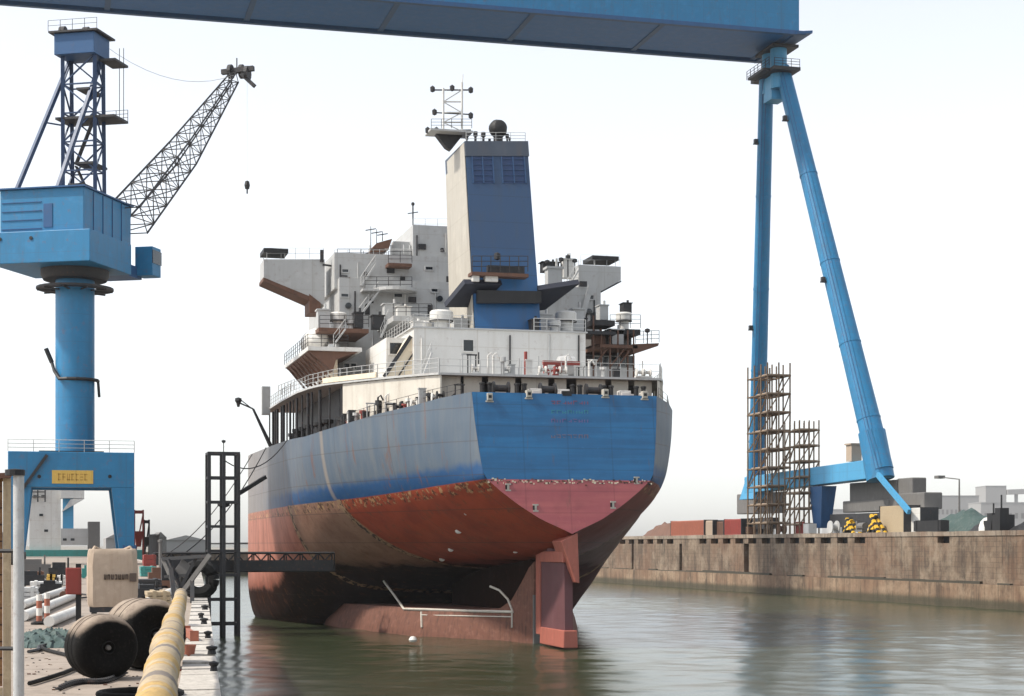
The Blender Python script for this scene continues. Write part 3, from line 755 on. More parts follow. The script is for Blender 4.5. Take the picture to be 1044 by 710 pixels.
for (x0,x1,y,yw,par) in ((269,294,254.5,264.5,wp),(604,631,262,272,ws)):
    p=sp(x0,y,41); q=sp(x1,y,41); zb=sp(x0,yw,41).z
    b=MB(); b.box(p.x,q.x,41,44.2,p.z-.25,p.z+.15); cn=b.build('wing_canopy',M['black'],ship,world=False)
    b=MB(); 
    for x in (p.x+.3,q.x-.3):
        for s in (41.2,44.0): b.tube((x,s,zb),(x,s,p.z-.25),.03,n=5)
    b.build('canopy_post',M['white'],cn,world=False)
# radar hut on the monkey island
b=MB(); b.prism([sp(377,262,41),sp(377,256,41),sp(384,248,41),sp(400,243.5,41),sp(396,255,41),sp(383,259,41)],(0,2.5,0)); rh=b.build('lookout_roof',M['brown'],ship,world=False)
b=MB()
for x in (377.5,399,412,418): p=sp(x,266,41.2); b.tube(p,(p.x,p.y,sp(x,250,41.2).z),.1,n=6)
p=sp(403,265,41); q=sp(420,245,41); b.box(p.x,q.x,42,43,p.z,q.z); b.rail([sp(376,266,40.8),sp(420,266,40.8)],1.1,1,.03)
b.build('lookout_frame',M['grey'],ship,world=False)
for (x,y0,y1) in ((378,262,231),(384,262,234),(370.5,266,266-10),(421,234,214),(390,246,236)):
    p=sp(x,y0,41.5); t_=sp(x,y1,41.5); b=MB(); b.tube(p,t_,.05,.03,n=5); b.tube((t_.x-.5,t_.y,t_.z-.4),(t_.x+.5,t_.y,t_.z-.2),.05,n=5); b.build('antenna',M['steel'],ship,world=False)
# mushroom ventilators
for (x,yt,yb,w,s) in ((345,319,336,17,34),(358,326,336,9,34),(450,317,338,24,22),(432,328,345,16,24),(577,318,338,22,24),(565,327,339,14,23),(636,319,336,17,34)):
    c=sp(x,yb,s); t_=sp(x,yt,s); r=w/2*(124+.967*s)/F; h=t_.z-c.z
    b=MB(); b.lathe([(0,0),(r*.62,0),(r*.62,h*.5),(r,h*.5),(r,h*.92),(r*.85,h),(0,h)],c,n=18); v=b.build('ventilator',M['white'],ship,world=False,smooth=True)
    b=MB(); b.lathe([(r*1.03,h*.46),(r*1.03,h*.52),(0,h*.53)],c,n=18); b.build('ventilator_rim',M['steel'],v,world=False)
# port lifeboat platform
b=MB(); p=sp(314,353,29); q=sp(369,353,29); b.box(p.x,q.x,29,45,p.z-.35,p.z); lp=b.build('boat_platform',M['white'],ship,world=False)
b=MB(); b.prism([(p.x+.1,29.3,p.z-.352),(q.x-.3,29.3,p.z-.352),(q.x-2.2,29.3,p.z-1.0),(p.x+2.2,29.3,p.z-2.1)],(0,15.5,0)); 
for s in range(30,45,2): b.bar((p.x+.2,s,p.z-.4),(p.x+3.2,s,20.2),.18)
b.build('platform_bracket',M['brown'],lp,world=False)
b=MB(); b.rail([(p.x,29.1,p.z),(p.x,45,p.z)],1.05,1.3,.03); b.rail([(p.x,29.1,p.z),(p.x+3.5,29.1,p.z)],1.05,1.1,.03); b.build('platform_railing',M['steel'],lp,world=False)
b=MB(); c=V((p.x+1.6,36,p.z+1.2)); b.lathe([(0,-3.4),(.7,-3.0),(1.1,-1.5),(1.15,1.5),(.7,3.0),(0,3.4)],c,(0,1,0),14); b.build('lifeboat',M['white'],ship,world=False,smooth=True)
b=MB(); a=rect(337,353,346,386,30); b.box(a[0],a[1],31,38,20.2,p.z-.36); b.build('platform_support',M['cream'],ship,world=False)
# port quarter curved bulwark strips
b=MB(); pts=[edgept(s,-1,.72,zpd(s)+.02) for s in (12,14,16,18,20,22)]
for u,v in zip(pts,pts[1:]): b.hexa([u+V((-.02,0,0)),u+V((.1,0,0)),v+V((.1,0,0)),v+V((-.02,0,0)),u+V((-.02,0,.4)),u+V((.1,0,.4)),v+V((.1,0,.4)),v+V((-.02,0,.4))])
b.build('bulwark',M['cream'],ship,world=False)
# starboard platforms and scaffolded boat station
for (x0,x1,y,s,s2,m,th) in ((592,628,337,30,34,'steel',.3),(604,627,326,31,34,'steel',.5),(621,653,335,31,35,'black',.5),(612,650,351,30,36,'brown',.3)):
    slab('deck_slab',x0,x1,y,s,s2,M[m],th)
b=MB(); b.prism([sp(645,351,30),sp(672,350,30),sp(671,353,30),sp(646,361,30)],(0,9,0)); b.build('boat_platform',M['brown'],ship,world=False)
b=MB()
for x in (605,613,622,630,640,646): 
    for s in (30.3,33.6): b.tube(sp(x,392,s),sp(x,337 if x>606 else 322,s),.08,n=5)
for x0,x1 in ((605,622),(622,640),(630,646)):
    b.tube(sp(x0,374,30.2),sp(x1,352,30.2),.08,n=5)
b.build('platform_post',M['brown'],ship,world=False)
a=rect(600,363,648,375,33); b=MB(); b.box(a[0],a[1],33.7,38,a[2],a[3]); b.build('boat_station_wall',M['steel'],ship,world=False)
for i in range(5):
    x=606+i*8.6; window(x,364,x+5.5,373,33.7,ship,M['grey'])
a=rect(590,375,648,396,31); b=MB(); b.box(a[0],a[1],31,38,a[2],a[3]); b.build('boat_station_base',M['white'],ship,world=False)
a=rect(606,338,646,351,34); b=MB(); b.box(a[0],a[1],34.6,38,a[2],a[3]); b.build('boat_station_upper',M['conc'],ship,world=False)
b=MB(); b.rail([sp(622,334.5,31.1),sp(653,334.5,31.1)],1.2,.9,.03); b.rail([sp(648,350.3,30.1),sp(672,349.3,30.1)],1.1,.9,.03); b.build('deck_railing',M['steel'],ship,world=False)
for x,h in ((572,14),(579,18),(586,12),(558,10),(642,8),(660,14)):
    p=sp(x,276,39.5) if x<620 else sp(x,349,32); b=MB(); b.tube(p-V((0,0,.6)),p+V((0,0,h*.09)),.06,n=5); b.lathe([(0,0),(.25,.1),(.25,.35),(0,.45)],p+V((0,0,h*.06)),n=8); b.build('deck_lamp',M['steel'],ship,world=False)
# small fittings on the house fronts
def door(x,y,s_,par,w=5,h=11):
    a=rect(x,y-h,x+w,y,s_); b=MB(); b.box(a[0],a[1],s_-.05,s_+.05,a[2],a[3]); b.build('door',M['steel'],par,world=False)
for x,y,s_,par in ((372,321,38,main),(388,345,38,main),(384,378,38,main),(436,322,38,main),(455,293,39,upper),(602,330,38,main),(408,293,39,upper),(352,294,39,upper)): door(x,y,s_,par)
for x,y0,y1,s_ in ((362,297,324,38),(380,336,372,38),(413,297,322,38),(444,296,320,38),(598,300,335,38),(606,306,340,38),(425,240,262,40.5),(455,238,264,40.5),(347,270,292,39),(365,268,293,39),(430,345,390,19.5),(520,342,388,19.5),(560,342,388,19.5),(590,342,388,19.5)):
    p=sp(x,y0,s_-.09); q=sp(x,y1,s_-.09); b=MB(); b.tube(p,q,.07,n=6); b.build('downpipe',M[R.choice(('grey','steel','white'))],ship,world=False)
for x,y,s_ in ((350,284,39),(372,280,39),(398,276,39),(430,252,40.5),(450,256,40.5),(355,312,38),(378,308,38),(420,306,38),(448,305,38),(594,290,38),(600,318,38),(380,366,38),(425,330,38)):
    p=sp(x,y,s_); b=MB(); k=R.randint(0,2)
    if k==0: b.box(p.x-.35,p.x+.35,s_-.3,s_+.02,p.z-.25,p.z+.25)
    elif k==1: b.lathe([(0,-.32),(.28,-.3),(.3,0)],p,(0,1,0),10)
    else: b.box(p.x-.12,p.x+.12,s_-.5,s_+.02,p.z+.1,p.z+.2); b.lathe([(0,0),(.22,.05),(.14,.25),(0,.3)],(p.x,s_-.45,p.z-.2),n=8)
    b.build(('junction_box','porthole','flood_lamp')[k],M[('steel','glass','steel')[k]],ship,world=False)
b=MB()
for x0,x1,y,s_ in ((272,330,264,40.9),(592,632,270.5,40.9),(341,420,266,38.9),(421,520,234,40.4),(346,400,294,37.9),(560,590,294,37.9)):
    p=sp(x0,y,s_+.15); q=sp(x1,y,s_+.15); b.rail([p,q],1.0,1.2,.022,1)
b.build('deck_railing',M['grey'],ship,world=False)
for x,y,s_,w,h,m in ((556,336,26,1.2,1.6,'white'),(590,336,28,1.0,2.2,'grey'),(470,337,23,1.2,1.2,'grey'),(426,338,21,.8,1.0,'white'),(546,337,20.2,.7,1.1,'steel'),(400,325,34,1.4,1.6,'grey'),(386,334,33,1.0,1.3,'steel'),(412,322,33,1.2,1.0,'white'),(330,333,33,1.0,1.8,'grey'),(366,333,33,.8,1.5,'steel'),(566,300,37,1.4,3.0,'grey'),(580,282,39.5,1.0,2.0,'white'),(562,276,40,1.6,1.0,'steel'),(594,338,30.5,.8,1.4,'steel'),(616,325,32,.8,1.5,'grey'),(640,318,34,.8,1.0,'steel'),(630,350,31,1.1,1.5,'grey'),(612,350,31,1.0,1.2,'brown')):
    p=sp(x,y,s_); b=MB(); b.box(p.x-w/2,p.x+w/2,s_,s_+1.2,p.z-.1,p.z+h*.8); b.box(p.x-w*.6,p.x+w*.6,s_-.1,s_+1.3,p.z+h*.8,p.z+h*.87); b.tube((p.x+w*.2,s_+.5,p.z+h*.87),(p.x+w*.2,s_+.5,p.z+h*1.15),.12,n=7); b.build('ventilation_unit',M[m],ship,world=False)
for x0,y0,x1,y1,s_ in ((592,330,600,300,37.5),(575,300,590,275,38.6),(340,352,352,336,30.5),(428,392,440,360,19.0)):
    b=MB(); p=sp(x0,y0,s_); q=sp(x1,y1,s_); b.bar(p,q,.5,.12); b.rail([p,q],.9,.8,.025,1); b.build('stairway',M['grey'],ship,world=False)
# ---- funnel
S0,S1=21.0,24.2
fb=[sp(485,338,S0),sp(552,338,S0)]; ft=[sp(474.5,145,S1),sp(537.5,145,S1)]
fb=[V((p.x,p.y,p.z-.3)) for p in fb]
dep=7.6
ft_=NT('funnel_paint_sooted'); zf_=ft_.sep()[2]; nf=ft_.noise(.4,5,.6); nf2=ft_.noise(1,5,.65,ft_.mul(ft_.co(),(1.2,1.2,.15)))
cf=ft_.mix(ft_.step(ft_.m('ADD',zf_,ft_.m('MULTIPLY',nf,3)),29.5,34.5),(.009,.085,.225),(.022,.060,.135)); cf=ft_.mix(ft_.m('MULTIPLY',ft_.step(nf2,.45,.75),.35),cf,(.045,.06,.08))
fq=ft_.m('ABSOLUTE',ft_.m('SUBTRACT',ft_.m('FRACT',ft_.m('DIVIDE',zf_,2.3)),.5)); cf=ft_.mix(ft_.m('MULTIPLY',ft_.step(fq,.475,.495),.4),cf,(.012,.025,.05))
ft_.bump(nf,.2,.08); M['funnelsoot']=ft_.fin(cf,.42)
b=MB(); b.hexa([fb[0],fb[1],fb[1]+V((-.1,dep+2,0)),fb[0]+V((.1,dep+2,0)),ft[0],ft[1],ft[1]+V((-.05,dep,-.2)),ft[0]+V((.05,dep,-.2))])
fun=b.build('funnel',[M['funnelsoot']],ship,world=False)
def fl(u,v,out=0):                       # point on the funnel's aft face
    p=fb[0].lerp(fb[1],u).lerp(ft[0].lerp(ft[1],u),v); return p-V((0,out,0))
b=MB()                                   # sunlit port side, its brightness put in as a pale plate
b.prism([fb[0]+V((-.05,.15,0)),ft[0]+V((-.05,.15,-.02)),ft[0]+V((0,dep,-.2)),fb[0]+V((.05,dep+2,0))],(-.06,0,0)); b.build('funnel_lit_side',M['sidewhite'],fun,world=False)
b=MB(); v0=1-13/193; b.hexa([fl(-.012,.925,.1),fl(1.012,.925,.1),fl(1.012,.925,-dep-.1),fl(-.012,.925,-dep-.1),fl(-.012,1.004,.1),fl(1.012,1.004,.1),fl(1.012,1.004,-dep-.1),fl(-.012,1.004,-dep-.1)]); b.build('funnel_top_band',paint('soot_grey_paint',(.045,.06,.085),.5,.3),fun,world=False)
for (u0,u1) in ((.09,.42),(.56,.93)):
    b=MB(); va,vb=1-42/193,1-15/193; b.prism([fl(u0,va,.02),fl(u1,va,.02),fl(u1,vb,.02),fl(u0,vb,.02)],(0,.3,0)); lv=b.build('louver',M['funneldark'],fun,world=False)
    b=MB()
    for k in range(5): 
        v=va+(vb-va)*(k+.5)/5; b.bar(fl(u0+.01,v,.06),fl(u1-.01,v,.06),.06,.05)
    for u in (u0,(u0+u1)/2,u1): b.bar(fl(u,va,.07),fl(u,vb,.07),.1,.1)
    b.build('louver_slat',M['funnel'],lv,world=False)
# funnel top: exhausts
p=fl(.62,1,-2.0); b=MB(); b.tube(p,p+V((0,0,1.0)),.42,n=14); b.lathe([(0,-.75),(.45,-.68),(.78,-.3),(.82,.1),(.6,.55),(.3,.7),(0,.75)],p+V((0,0,1.6)),(.25,-1,.2),18); b.build('exhaust_bend',M['black'],fun,world=False,smooth=True)
for u,h,r in ((.10,.9,.14),(.24,1.3,.2),(.37,1.25,.2),(.47,.7,.12),(.76,1.1,.16),(.80,.8,.1)):
    p=fl(u,1,-1.8); b=MB(); b.tube(p,p+V((0,0,h*.75)),r*.55,n=8); b.tube(p+V((0,0,h*.7)),p+V((0,0,h)),r,n=8); b.build('exhaust_pipe',M['steel'],fun,world=False)
b=MB(); b.rail([fl(.02,1.004,-.2),fl(.98,1.004,-.2)],.8,1.2,.025); b.build('funnel_railing',M['grey'],fun,world=False)
# gull-wing shelf around the funnel
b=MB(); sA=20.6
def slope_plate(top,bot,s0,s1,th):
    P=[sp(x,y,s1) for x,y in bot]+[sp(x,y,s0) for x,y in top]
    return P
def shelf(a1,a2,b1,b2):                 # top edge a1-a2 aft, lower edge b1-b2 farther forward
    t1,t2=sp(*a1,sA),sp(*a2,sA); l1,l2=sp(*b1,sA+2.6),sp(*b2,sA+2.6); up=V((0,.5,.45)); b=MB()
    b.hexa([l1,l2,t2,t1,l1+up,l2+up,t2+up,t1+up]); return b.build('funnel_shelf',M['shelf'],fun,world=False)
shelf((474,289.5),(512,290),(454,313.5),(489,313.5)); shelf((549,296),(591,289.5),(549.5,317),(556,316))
b=MB(); b.prism([sp(487,296,sA+.15),sp(552,297,sA+.15),sp(552,309,sA+.15),sp(487,309,sA+.15)],(0,.5,0)); b.build('shelf_beam',M['black'],fun,world=False)
# service platform on the funnel's aft face
sB=20.2
p=sp(481,277,sB); q=sp(539,277,sB); b=MB(); b.box(p.x,q.x,sB,sB+1.4,p.z-.28,p.z); pf=b.build('service_platform',M['brown'],fun,world=False)
b=MB(); b.rail([p+V((.05,.05,0)),q+V((-.05,.05,0))],1.3,.8,.04); b.build('platform_railing',M['steel'],pf,world=False)
for x0,x1 in ((482,489),(495,508)):
    a=rect(x0,279,x1,287,sB+.3); b=MB(); b.box(a[0],a[1],sB+.3,sB+1.2,a[2],a[3]); b.build('white_locker',M['white'],pf,world=False,bevel=.05)
b=MB(); p2=sp(507,262,sB+.5); b.lathe([(0,-.3),(.28,-.2),(.28,.25),(0,.4)],p2,n=10); b.box(p2.x-.8,p2.x+2.4,sB+.6,sB+1.1,p.z,p.z+.7); b.build('service_machinery',M['steel'],pf,world=False)
# mast beside the funnel top
sM=27.0
def mp(x,y): return sp(x,y,sM)
b=MB(); p=mp(436,134); q=mp(479,134); b.box(p.x,q.x,sM-1.2,sM+1.2,p.z-.16,p.z); mast=b.build('signal_mast',M['grey'],ship,world=False)
b=MB()
for x,y0,y1 in ((452,134,86),(471,134,80)):
    for s in (sM-.5,sM+.5): b.tube(sp(x,y0,s),sp(x,y1+4,s),.10,n=6)
for y in (92,104,115,125):
    b.tube(mp(452,y),mp(471,y),.07,n=5)
for k,y in enumerate((134,125,115,104)):
    yy=(125,115,104,92)[k]; a_,c_=(452,471) if k%2 else (471,452); b.tube(mp(a_,y),mp(c_,yy),.05,n=5)
b.tube(mp(471,90),mp(472,76),.04,n=5)
b.build('mast_frame',M['white'],mast,world=False)
b=MB(); b.tube(mp(441,92),mp(481,92),.07,n=5); b.tube(mp(442,115),mp(481,117),.06,n=5); b.tube(mp(434,134),mp(480,133),.08,n=5)
for x,y in ((441,91),(480,92),(443,114.5),(480,118),(461,90),(436,133),(445,133)): 
    p=mp(x,y); b.lathe([(0,-.3),(.2,-.2),(.22,.15),(0,.32)],p,n=8)
b.build('mast_lamp',M['steel'],mast,world=False)
b=MB(); b.prism([mp(444,135.5),mp(474,135.5),mp(460,153),mp(455,150)],(0,.8,0)); b.rail([mp(437,134)-V((0,1.1,0)),mp(478,134)-V((0,1.1,0))],.8,1,.025); b.build('mast_bracket',M['steel'],mast,world=False)
# port davit hanging over the side
b=MB(); p=sp(276,455,46); q=sp(258,417,46); b.tube(p,q,.2,.11,n=8); b.tube(q,q+V((-1.2,0,.5)),.08,n=6)
b.lathe([(0,-.5),(.12,-.45),(.2,-.1),(.34,.1),(.3,.35),(0,.45)],sp(243,410,46),n=8); b.tube(sp(256,416,46),sp(243,406,46),.05,n=5); b.build('side_davit',M['steel'],ship,world=False)
b=MB(); p=sp(271,405,48); b.box(p.x-.4,p.x+.4,47.6,48.4,19.6,p.z+1.0); b.rail([sp(284,404,44),sp(300,398,40)],1,.8,.04,1); b.build('gangway_post',M['grey'],ship,world=False)
# hatch covers / forward derrick hidden behind the house but there from the side
for i in range(1):
    s=60; b=MB(); b.box(-8,8,s,s+9,16,18.2); b.build('hatch_cover',M['brown'],ship,world=False)

for i,(s0,zt_,x1,y1,z1,lab) in enumerate(((30,16.1,12.9,143.2,14.2,'dark rope from the ship rail to the top of the lattice tower'),(44,16.2,9.0,150,ZQ+.1,'slack dark mooring line from the ship side down to the near quay'),(56,16.2,9.0,172,ZQ+.1,'farther slack mooring line from the ship side to the near quay'))):
    a_=V((XS-hb(s0)-.02,YS+s0,zt_)); c_=V((x1,y1,z1)); b=MB(); pts=[a_.lerp(c_,k/12)-V((0,0,1.6*4*(k/12)*(1-k/12))) for k in range(13)]; b.path(pts,.05,5)
    one(b,'mooring_line',M['steel'],lab,'rope',(c_.x,c_.y,c_.z))
# ------------------------------------------------------------------ gantry crane over the dock
GY=243.5
gan=thing('gantry_crane','huge sky blue goliath gantry crane spanning the dock on splayed legs','crane',(112,GY,ZR))
b=MB(); zb_=82.5; b.box(-34,106.0,236,251,zb_+.6,94); gird=b.build('girder',M['blue'],gan)
b=MB(); b.box(-34.2,106.9,235.6,236.4,zb_,zb_+.58); b.box(-34.2,106.9,250.6,251.4,zb_,zb_+.58)
for i in range(8): b.box(-33+19.6*i,-32.2+19.6*i,236.41,250.59,zb_+.2,zb_+.58)
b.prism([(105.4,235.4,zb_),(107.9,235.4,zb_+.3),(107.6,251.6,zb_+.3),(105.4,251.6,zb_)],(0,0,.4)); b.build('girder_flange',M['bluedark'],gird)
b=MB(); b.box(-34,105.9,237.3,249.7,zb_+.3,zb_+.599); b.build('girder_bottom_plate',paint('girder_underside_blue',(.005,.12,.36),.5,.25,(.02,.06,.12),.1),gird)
AX=V((105.3,GY,79.2))
def leg(name,p,q,r0,r1,m,mids=()):
    b=MB(); b.tube(p,q,r0,r1,n=24); o=b.build(name,m,gan,smooth=True)
    b=MB()
    for k in (.12,.3,.5,.72):
        c=V(p).lerp(V(q),k); a_,b_=b.basis(p,q); d=(V(q)-V(p)).normalized(); rr=r0+(r1-r0)*k
        b.tube(c-d*.12,c+d*.12,rr+.06,n=24)
    b.build('leg_flange',m,o,smooth=True); return o
lA=V((112,266.5,16.5)); lB=V((112,221.5,17.5))
leg('leg',lA,AX+V((-.6,1.6,0)),1.38,1.1,M['blue'])
leg('leg',lB,AX+V((.6,-1.6,0)),1.75,1.12,M['blue'])
b=MB(); b.box(103.3,107.6,GY-4.5,GY+4.5,78.2,78.7); b.prism([(102.2,GY-3,78.69),(103.29,GY-3,78.69),(103.29,GY+3,78.69),(102.2,GY+3,78.69)],(0,0,-.4))
ap=b.build('apex_platform',M['steel'],gan)
b=MB(); b.box(103.6,107.8,GY-3.4,GY+3.4,82.0,82.4); b.rail([(102.6,GY-4.3,78.7),(102.6,GY+4.3,78.7)],1.3,1.4,.06); b.rail([(103.4,GY-4.4,78.7),(107.5,GY-4.4,78.7)],1.2,1.2,.05); b.build('platform_plate',M['steel'],ap)
b=MB(); b.tube((105.3,GY-1.6,76.0),(105.3,GY-1.6,82.0),1.25,n=16); b.tube((105.3,GY+1.6,76.0),(105.3,GY+1.6,82.0),1.25,n=16); b.box(104.2,106.5,GY-1.5,GY+1.5,74.5,78.1); b.build('hinge_block',M['bluepale'],gan)
for (P0,P1,k,r_) in ((lA,AX+V((-.6,1.6,0)),.84,1.15),(lB,AX+V((.6,-1.6,0)),.86,1.35),(lA,AX+V((-.6,1.6,0)),.4,1.3),(lB,AX+V((.6,-1.6,0)),.45,1.55)):
    c=V(P0).lerp(P1,k); b=MB(); b.box(c.x-r_-.7,c.x,c.y-.3,c.y+.3,c.z-.1,c.z+.05); b.box(c.x-r_-.6,c.x-r_-.1,c.y-.3,c.y+.3,c.z+.05,c.z+.7); b.build('flood_lamp',M['steel'],gan)
for (P0,P1,r_) in ((lA,AX+V((-.6,1.6,0)),1.4),(lB,AX+V((.6,-1.6,0)),1.85)):
    b=MB(); o_=V((-r_*.9,-r_*.9,0)); p=V(P0)+o_; q=V(P1)+o_*.75
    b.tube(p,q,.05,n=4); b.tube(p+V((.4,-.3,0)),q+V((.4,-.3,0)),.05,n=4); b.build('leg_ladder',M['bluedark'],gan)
# sill, feet, struts, bogies
b=MB(); b.bar((112,268.5,17.0),(112,221,17.8),2.6,2.7); b.build('sill_beam',M['bluepale'],gan,bevel=.08)
b=MB(); b.tube(V(lB)+V((0,.2,-1.2)),V(lB).lerp(AX+V((.6,-1.6,0)),.09),1.98,1.93,n=24); b.build('leg_collar',M['blue'],gan,smooth=False)
b=MB(); b.hexa([(110.6,264.5,14.6),(113.4,264.5,14.6),(113.4,270.5,14.6),(110.6,270.5,14.6),(111.2,265.2,19.5),(112.8,265.2,19.5),(112.8,268,19.5),(111.2,268,19.5)]); b.build('leg_foot',M['bluepale'],gan,bevel=.08)
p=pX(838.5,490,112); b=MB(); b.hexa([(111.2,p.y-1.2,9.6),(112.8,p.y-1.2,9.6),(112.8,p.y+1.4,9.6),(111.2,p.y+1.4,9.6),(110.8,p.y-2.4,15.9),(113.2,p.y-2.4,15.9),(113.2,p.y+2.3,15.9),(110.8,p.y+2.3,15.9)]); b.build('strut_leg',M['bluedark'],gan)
b=MB(); b.bar(pX(895,484,110.3),pX(927,522,110.3),.5,.7); b.build('stay',M['bluepale'],gan)
p=pX(870.5,472,112); b=MB(); b.box(111.2,112.8,p.y-.9,p.y+.9,19.2,21.6); b.box(111,113,p.y-1.1,p.y+1.1,21.6,21.8); b.build('control_box',M['bag'],gan)
def gblock(name,x0,y0,x1,y1,X,depth,m):
    a=pX(x0,y1,X); c=pX(x1,y0,X); zm=(pX(x0,y0,X).z+c.z)/2; b=MB(); b.box(X,X+depth,c.y,a.y,min(a.z,pX(x1,y1,X).z),zm); return b.build(name,m,gan,bevel=.15)
gblock('ballast_block',866,491,914,513,113.6,2.4,M['conc']); gblock('ballast_block',914.5,487.5,930,508,113.8,2.2,M['conc'])
gblock('bogie',859,510,906,521,113.3,2.8,M['conc']); gblock('bogie',906.5,503,942,519,113.4,2.8,M['conc'])
gblock('bogie',751,503,786,523,113.5,2.8,M['conc'])
b=MB(); 
for yy in (263,267,271,217,221,225,229,234): b.tube((112.3,yy,9.35),(113.2,yy,9.35),.7,n=14)
b.box(111.9,113.7,261,273,9.7,11.5); b.box(111.9,113.7,215,238,9.7,11.6); b.build('rail_wheel',M['steel'],gan)
# second (near-side) leg pair outside the picture
b=MB(); b.box(-33,-28,238,249,ZQ,zb_-.02); b.build('fixed_leg',M['blue'],gan)

# ------------------------------------------------------------------ scaffold towers
def scaffold(x0,x1,y0,y1,z0,z1,name,label,loc,nx=2,ny=2,lvl=2.0,r=.06,m='brownsteel',brace=True,deck=True):
    t=thing(name,label,'scaffold',loc,)
    b=MB(); xs=[x0+(x1-x0)*i/nx for i in range(nx+1)]; ys=[y0+(y1-y0)*i/ny for i in range(ny+1)]
    for x in xs:
        for y in ys: b.tube((x,y,z0),(x,y,z1+R.uniform(0,.12)),r,n=6)
    b.build('upright',M[m],t)
    b=MB(); bd=MB(); z=z0+lvl*.6; k=0
    while z<=z1+.01:
        for y in ys: b.tube((x0-.15,y,z),(x1+.15,y,z),r*.9,n=5)
        for x in xs: b.tube((x,y0-.15,z),(x,y1+.15,z),r*.9,n=5)
        if deck: bd.box(x0+.1,x1-.1,y0+.1,y0+(y1-y0)*R.uniform(.3,.95),z+.14,z+.26)
        z+=lvl
    b.build('ledger',M[m],t)
    if deck: bd.build('platform_board',M['bag'],t)
    if brace:
        b=MB(); z=z0+lvl*.6; k=0
        while z+lvl<=z1+.01:
            for y in (y0,y1):
                a,c=(xs[k%nx],xs[k%nx+1]); b.tube((a,y-.08,z),(c,y-.08,z+lvl),r*.8,n=5)
            for x in (x0,x1):
                a,c=(ys[k%ny],ys[k%ny+1]); b.tube((x-.08,c,z),(x-.08,a,z+lvl),r*.8,n=5)
            z+=lvl; k+=1
        b.build('brace',M[m],t)
    return t
scaffold(107.4,111.2,251,259,ZR,35.6,'scaffold_tower','tall brown scaffold tower standing around the straighter gantry leg',(109,255,ZR),2,3,2.9,.14)
scaffold(109,112.2,242.5,248,ZR,26,'scaffold_tower','shorter brown scaffold tower beside the taller one on the far quay',(110.5,245,ZR),2,3,2.4,.12)
# steel tower in the dock by the gangway
tw=thing('access_tower','black steel lattice access tower standing in the water beside the ship','tower',(12.9,142,0))
b=MB(); x0,x1,y0,y1=11.75,14.1,140.9,143.2
for x in (x0,(x0+x1)/2,x1):
    for y in (y0,y1): b.bar((x,y,-3),(x,y,14.4),.26)
b.build('upright',M['steel'],tw)
b=MB(); z=.6
while z<14.5:
    for y in (y0,y1): b.bar((x0-.12,y,z),(x1+.12,y,z),.2)
    for x in (x0,x1): b.bar((x,y0,z),(x,y1,z),.2)
    z+=1.98
b.build('crossbar',M['steel'],tw)
b=MB(); b.bar((x1+.05,y0,11.2),(x1+2.3,y0+1,12.6),.3); b.lathe([(0,0),(.5,.2),(.5,.5),(0,.7)],(13,142,10.0),n=8); b.tube((13,142,14.4),(13,142,15.4),.04,n=5); b.lathe([(0,0),(.16,.1),(.16,.25),(0,.3)],(13,142,15.3),n=8); b.build('lamp_arm',M['black'],tw)
gw=thing('gangway','dark steel truss gangway running from the quay through the tower to the hull','gangway',(14,145,5))
b=MB(); b.lattice([(7.6,144.0,4.85),(7.6,145.4,4.85),(7.6,145.4,6.35),(7.6,144.0,6.35)],[(22.4,144.0,4.85),(22.4,145.4,4.85),(22.4,145.4,6.35),(22.4,144.0,6.35)],11,.10,.06)
b.build('truss',M['steel'],gw)
b=MB(); b.box(7.5,22.4,144.12,145.28,4.9,5.0); b.box(7.6,22.3,143.93,143.97,4.9,5.75); b.build('walkway_plate',M['steel'],gw)

# ------------------------------------------------------------------ jib crane on the near quay
_c=pd(76.5,400,150); XC,YC=_c.x,_c.y
jc=thing('jib_crane','blue level luffing jib crane on a round column astride the near quay','crane',(XC,YC,ZQ))
az=rad(27.5); e1=V((math.sin(az),math.cos(az),0)); e2=V((math.cos(az),-math.sin(az),0))
def cr(a,b_,z): return V((XC,YC,0))+e1*a+e2*b_+V((0,0,z))
def cbox(mb,a0,a1,b0,b1,z0,z1,mi=0): mb.hexa([cr(a0,b0,z0),cr(a0,b1,z0),cr(a1,b1,z0),cr(a1,b0,z0),cr(a0,b0,z1),cr(a0,b1,z1),cr(a1,b1,z1),cr(a1,b0,z1)],mi)
pl=pY(8,460,YC-4.2); pr=pY(137,460,YC-4.2)
xl,xr=pl.x,pr.x; zt=pl.z; zb=pY(70,497,YC-4.2).z
for y in (YC-4.2,YC+3.4):
    b=MB(); b.box(xl,xr,y,y+1.2,zb,zt); b.build('portal_beam',M['blue'],jc,bevel=.05)
for y in (YC-4.2,YC+3.4):
    for x,sg in ((xl,1),(xr,-1)):
        b=MB(); b.hexa([(x,y+.02,6.4),(x+sg*1.25,y+.02,6.4),(x+sg*1.25,y+1.18,6.4),(x,y+1.18,6.4),(x,y+.02,zb-.002),(x+sg*1.9,y+.02,zb-.002),(x+sg*1.9,y+1.18,zb-.002),(x,y+1.18,zb-.002)]); b.build('portal_leg',M['blue'],jc)
        b=MB(); b.box(min(x,x+sg*1.3),max(x,x+sg*1.3),y-1.2,y+2.4,5.75,6.38)
        for k in range(3): b.tube((x,y-.8+k*1.4,5.75),(x+sg*1.3,y-.8+k*1.4,5.75),.4,n=12)
        b.build('bogie',M['steel'],jc)
for x in (xl,xr-1.2):
    b=MB(); b.box(x+.003,x+1.2,YC-2.99,YC+3.39,zb+.2,zt-.2); b.build('side_beam',M['blue'],jc)
b=MB(); b.box(xl+2.5,xr-2.5,YC-2.98,YC+3.38,zt-.4,zt+.15); b.build('portal_deck',M['steel'],jc)
b=MB(); b.rail([(xl,YC-4.1,zt),(xr,YC-4.1,zt)],1.0,2.2,.03); b.build('portal_railing',M['grey'],jc)
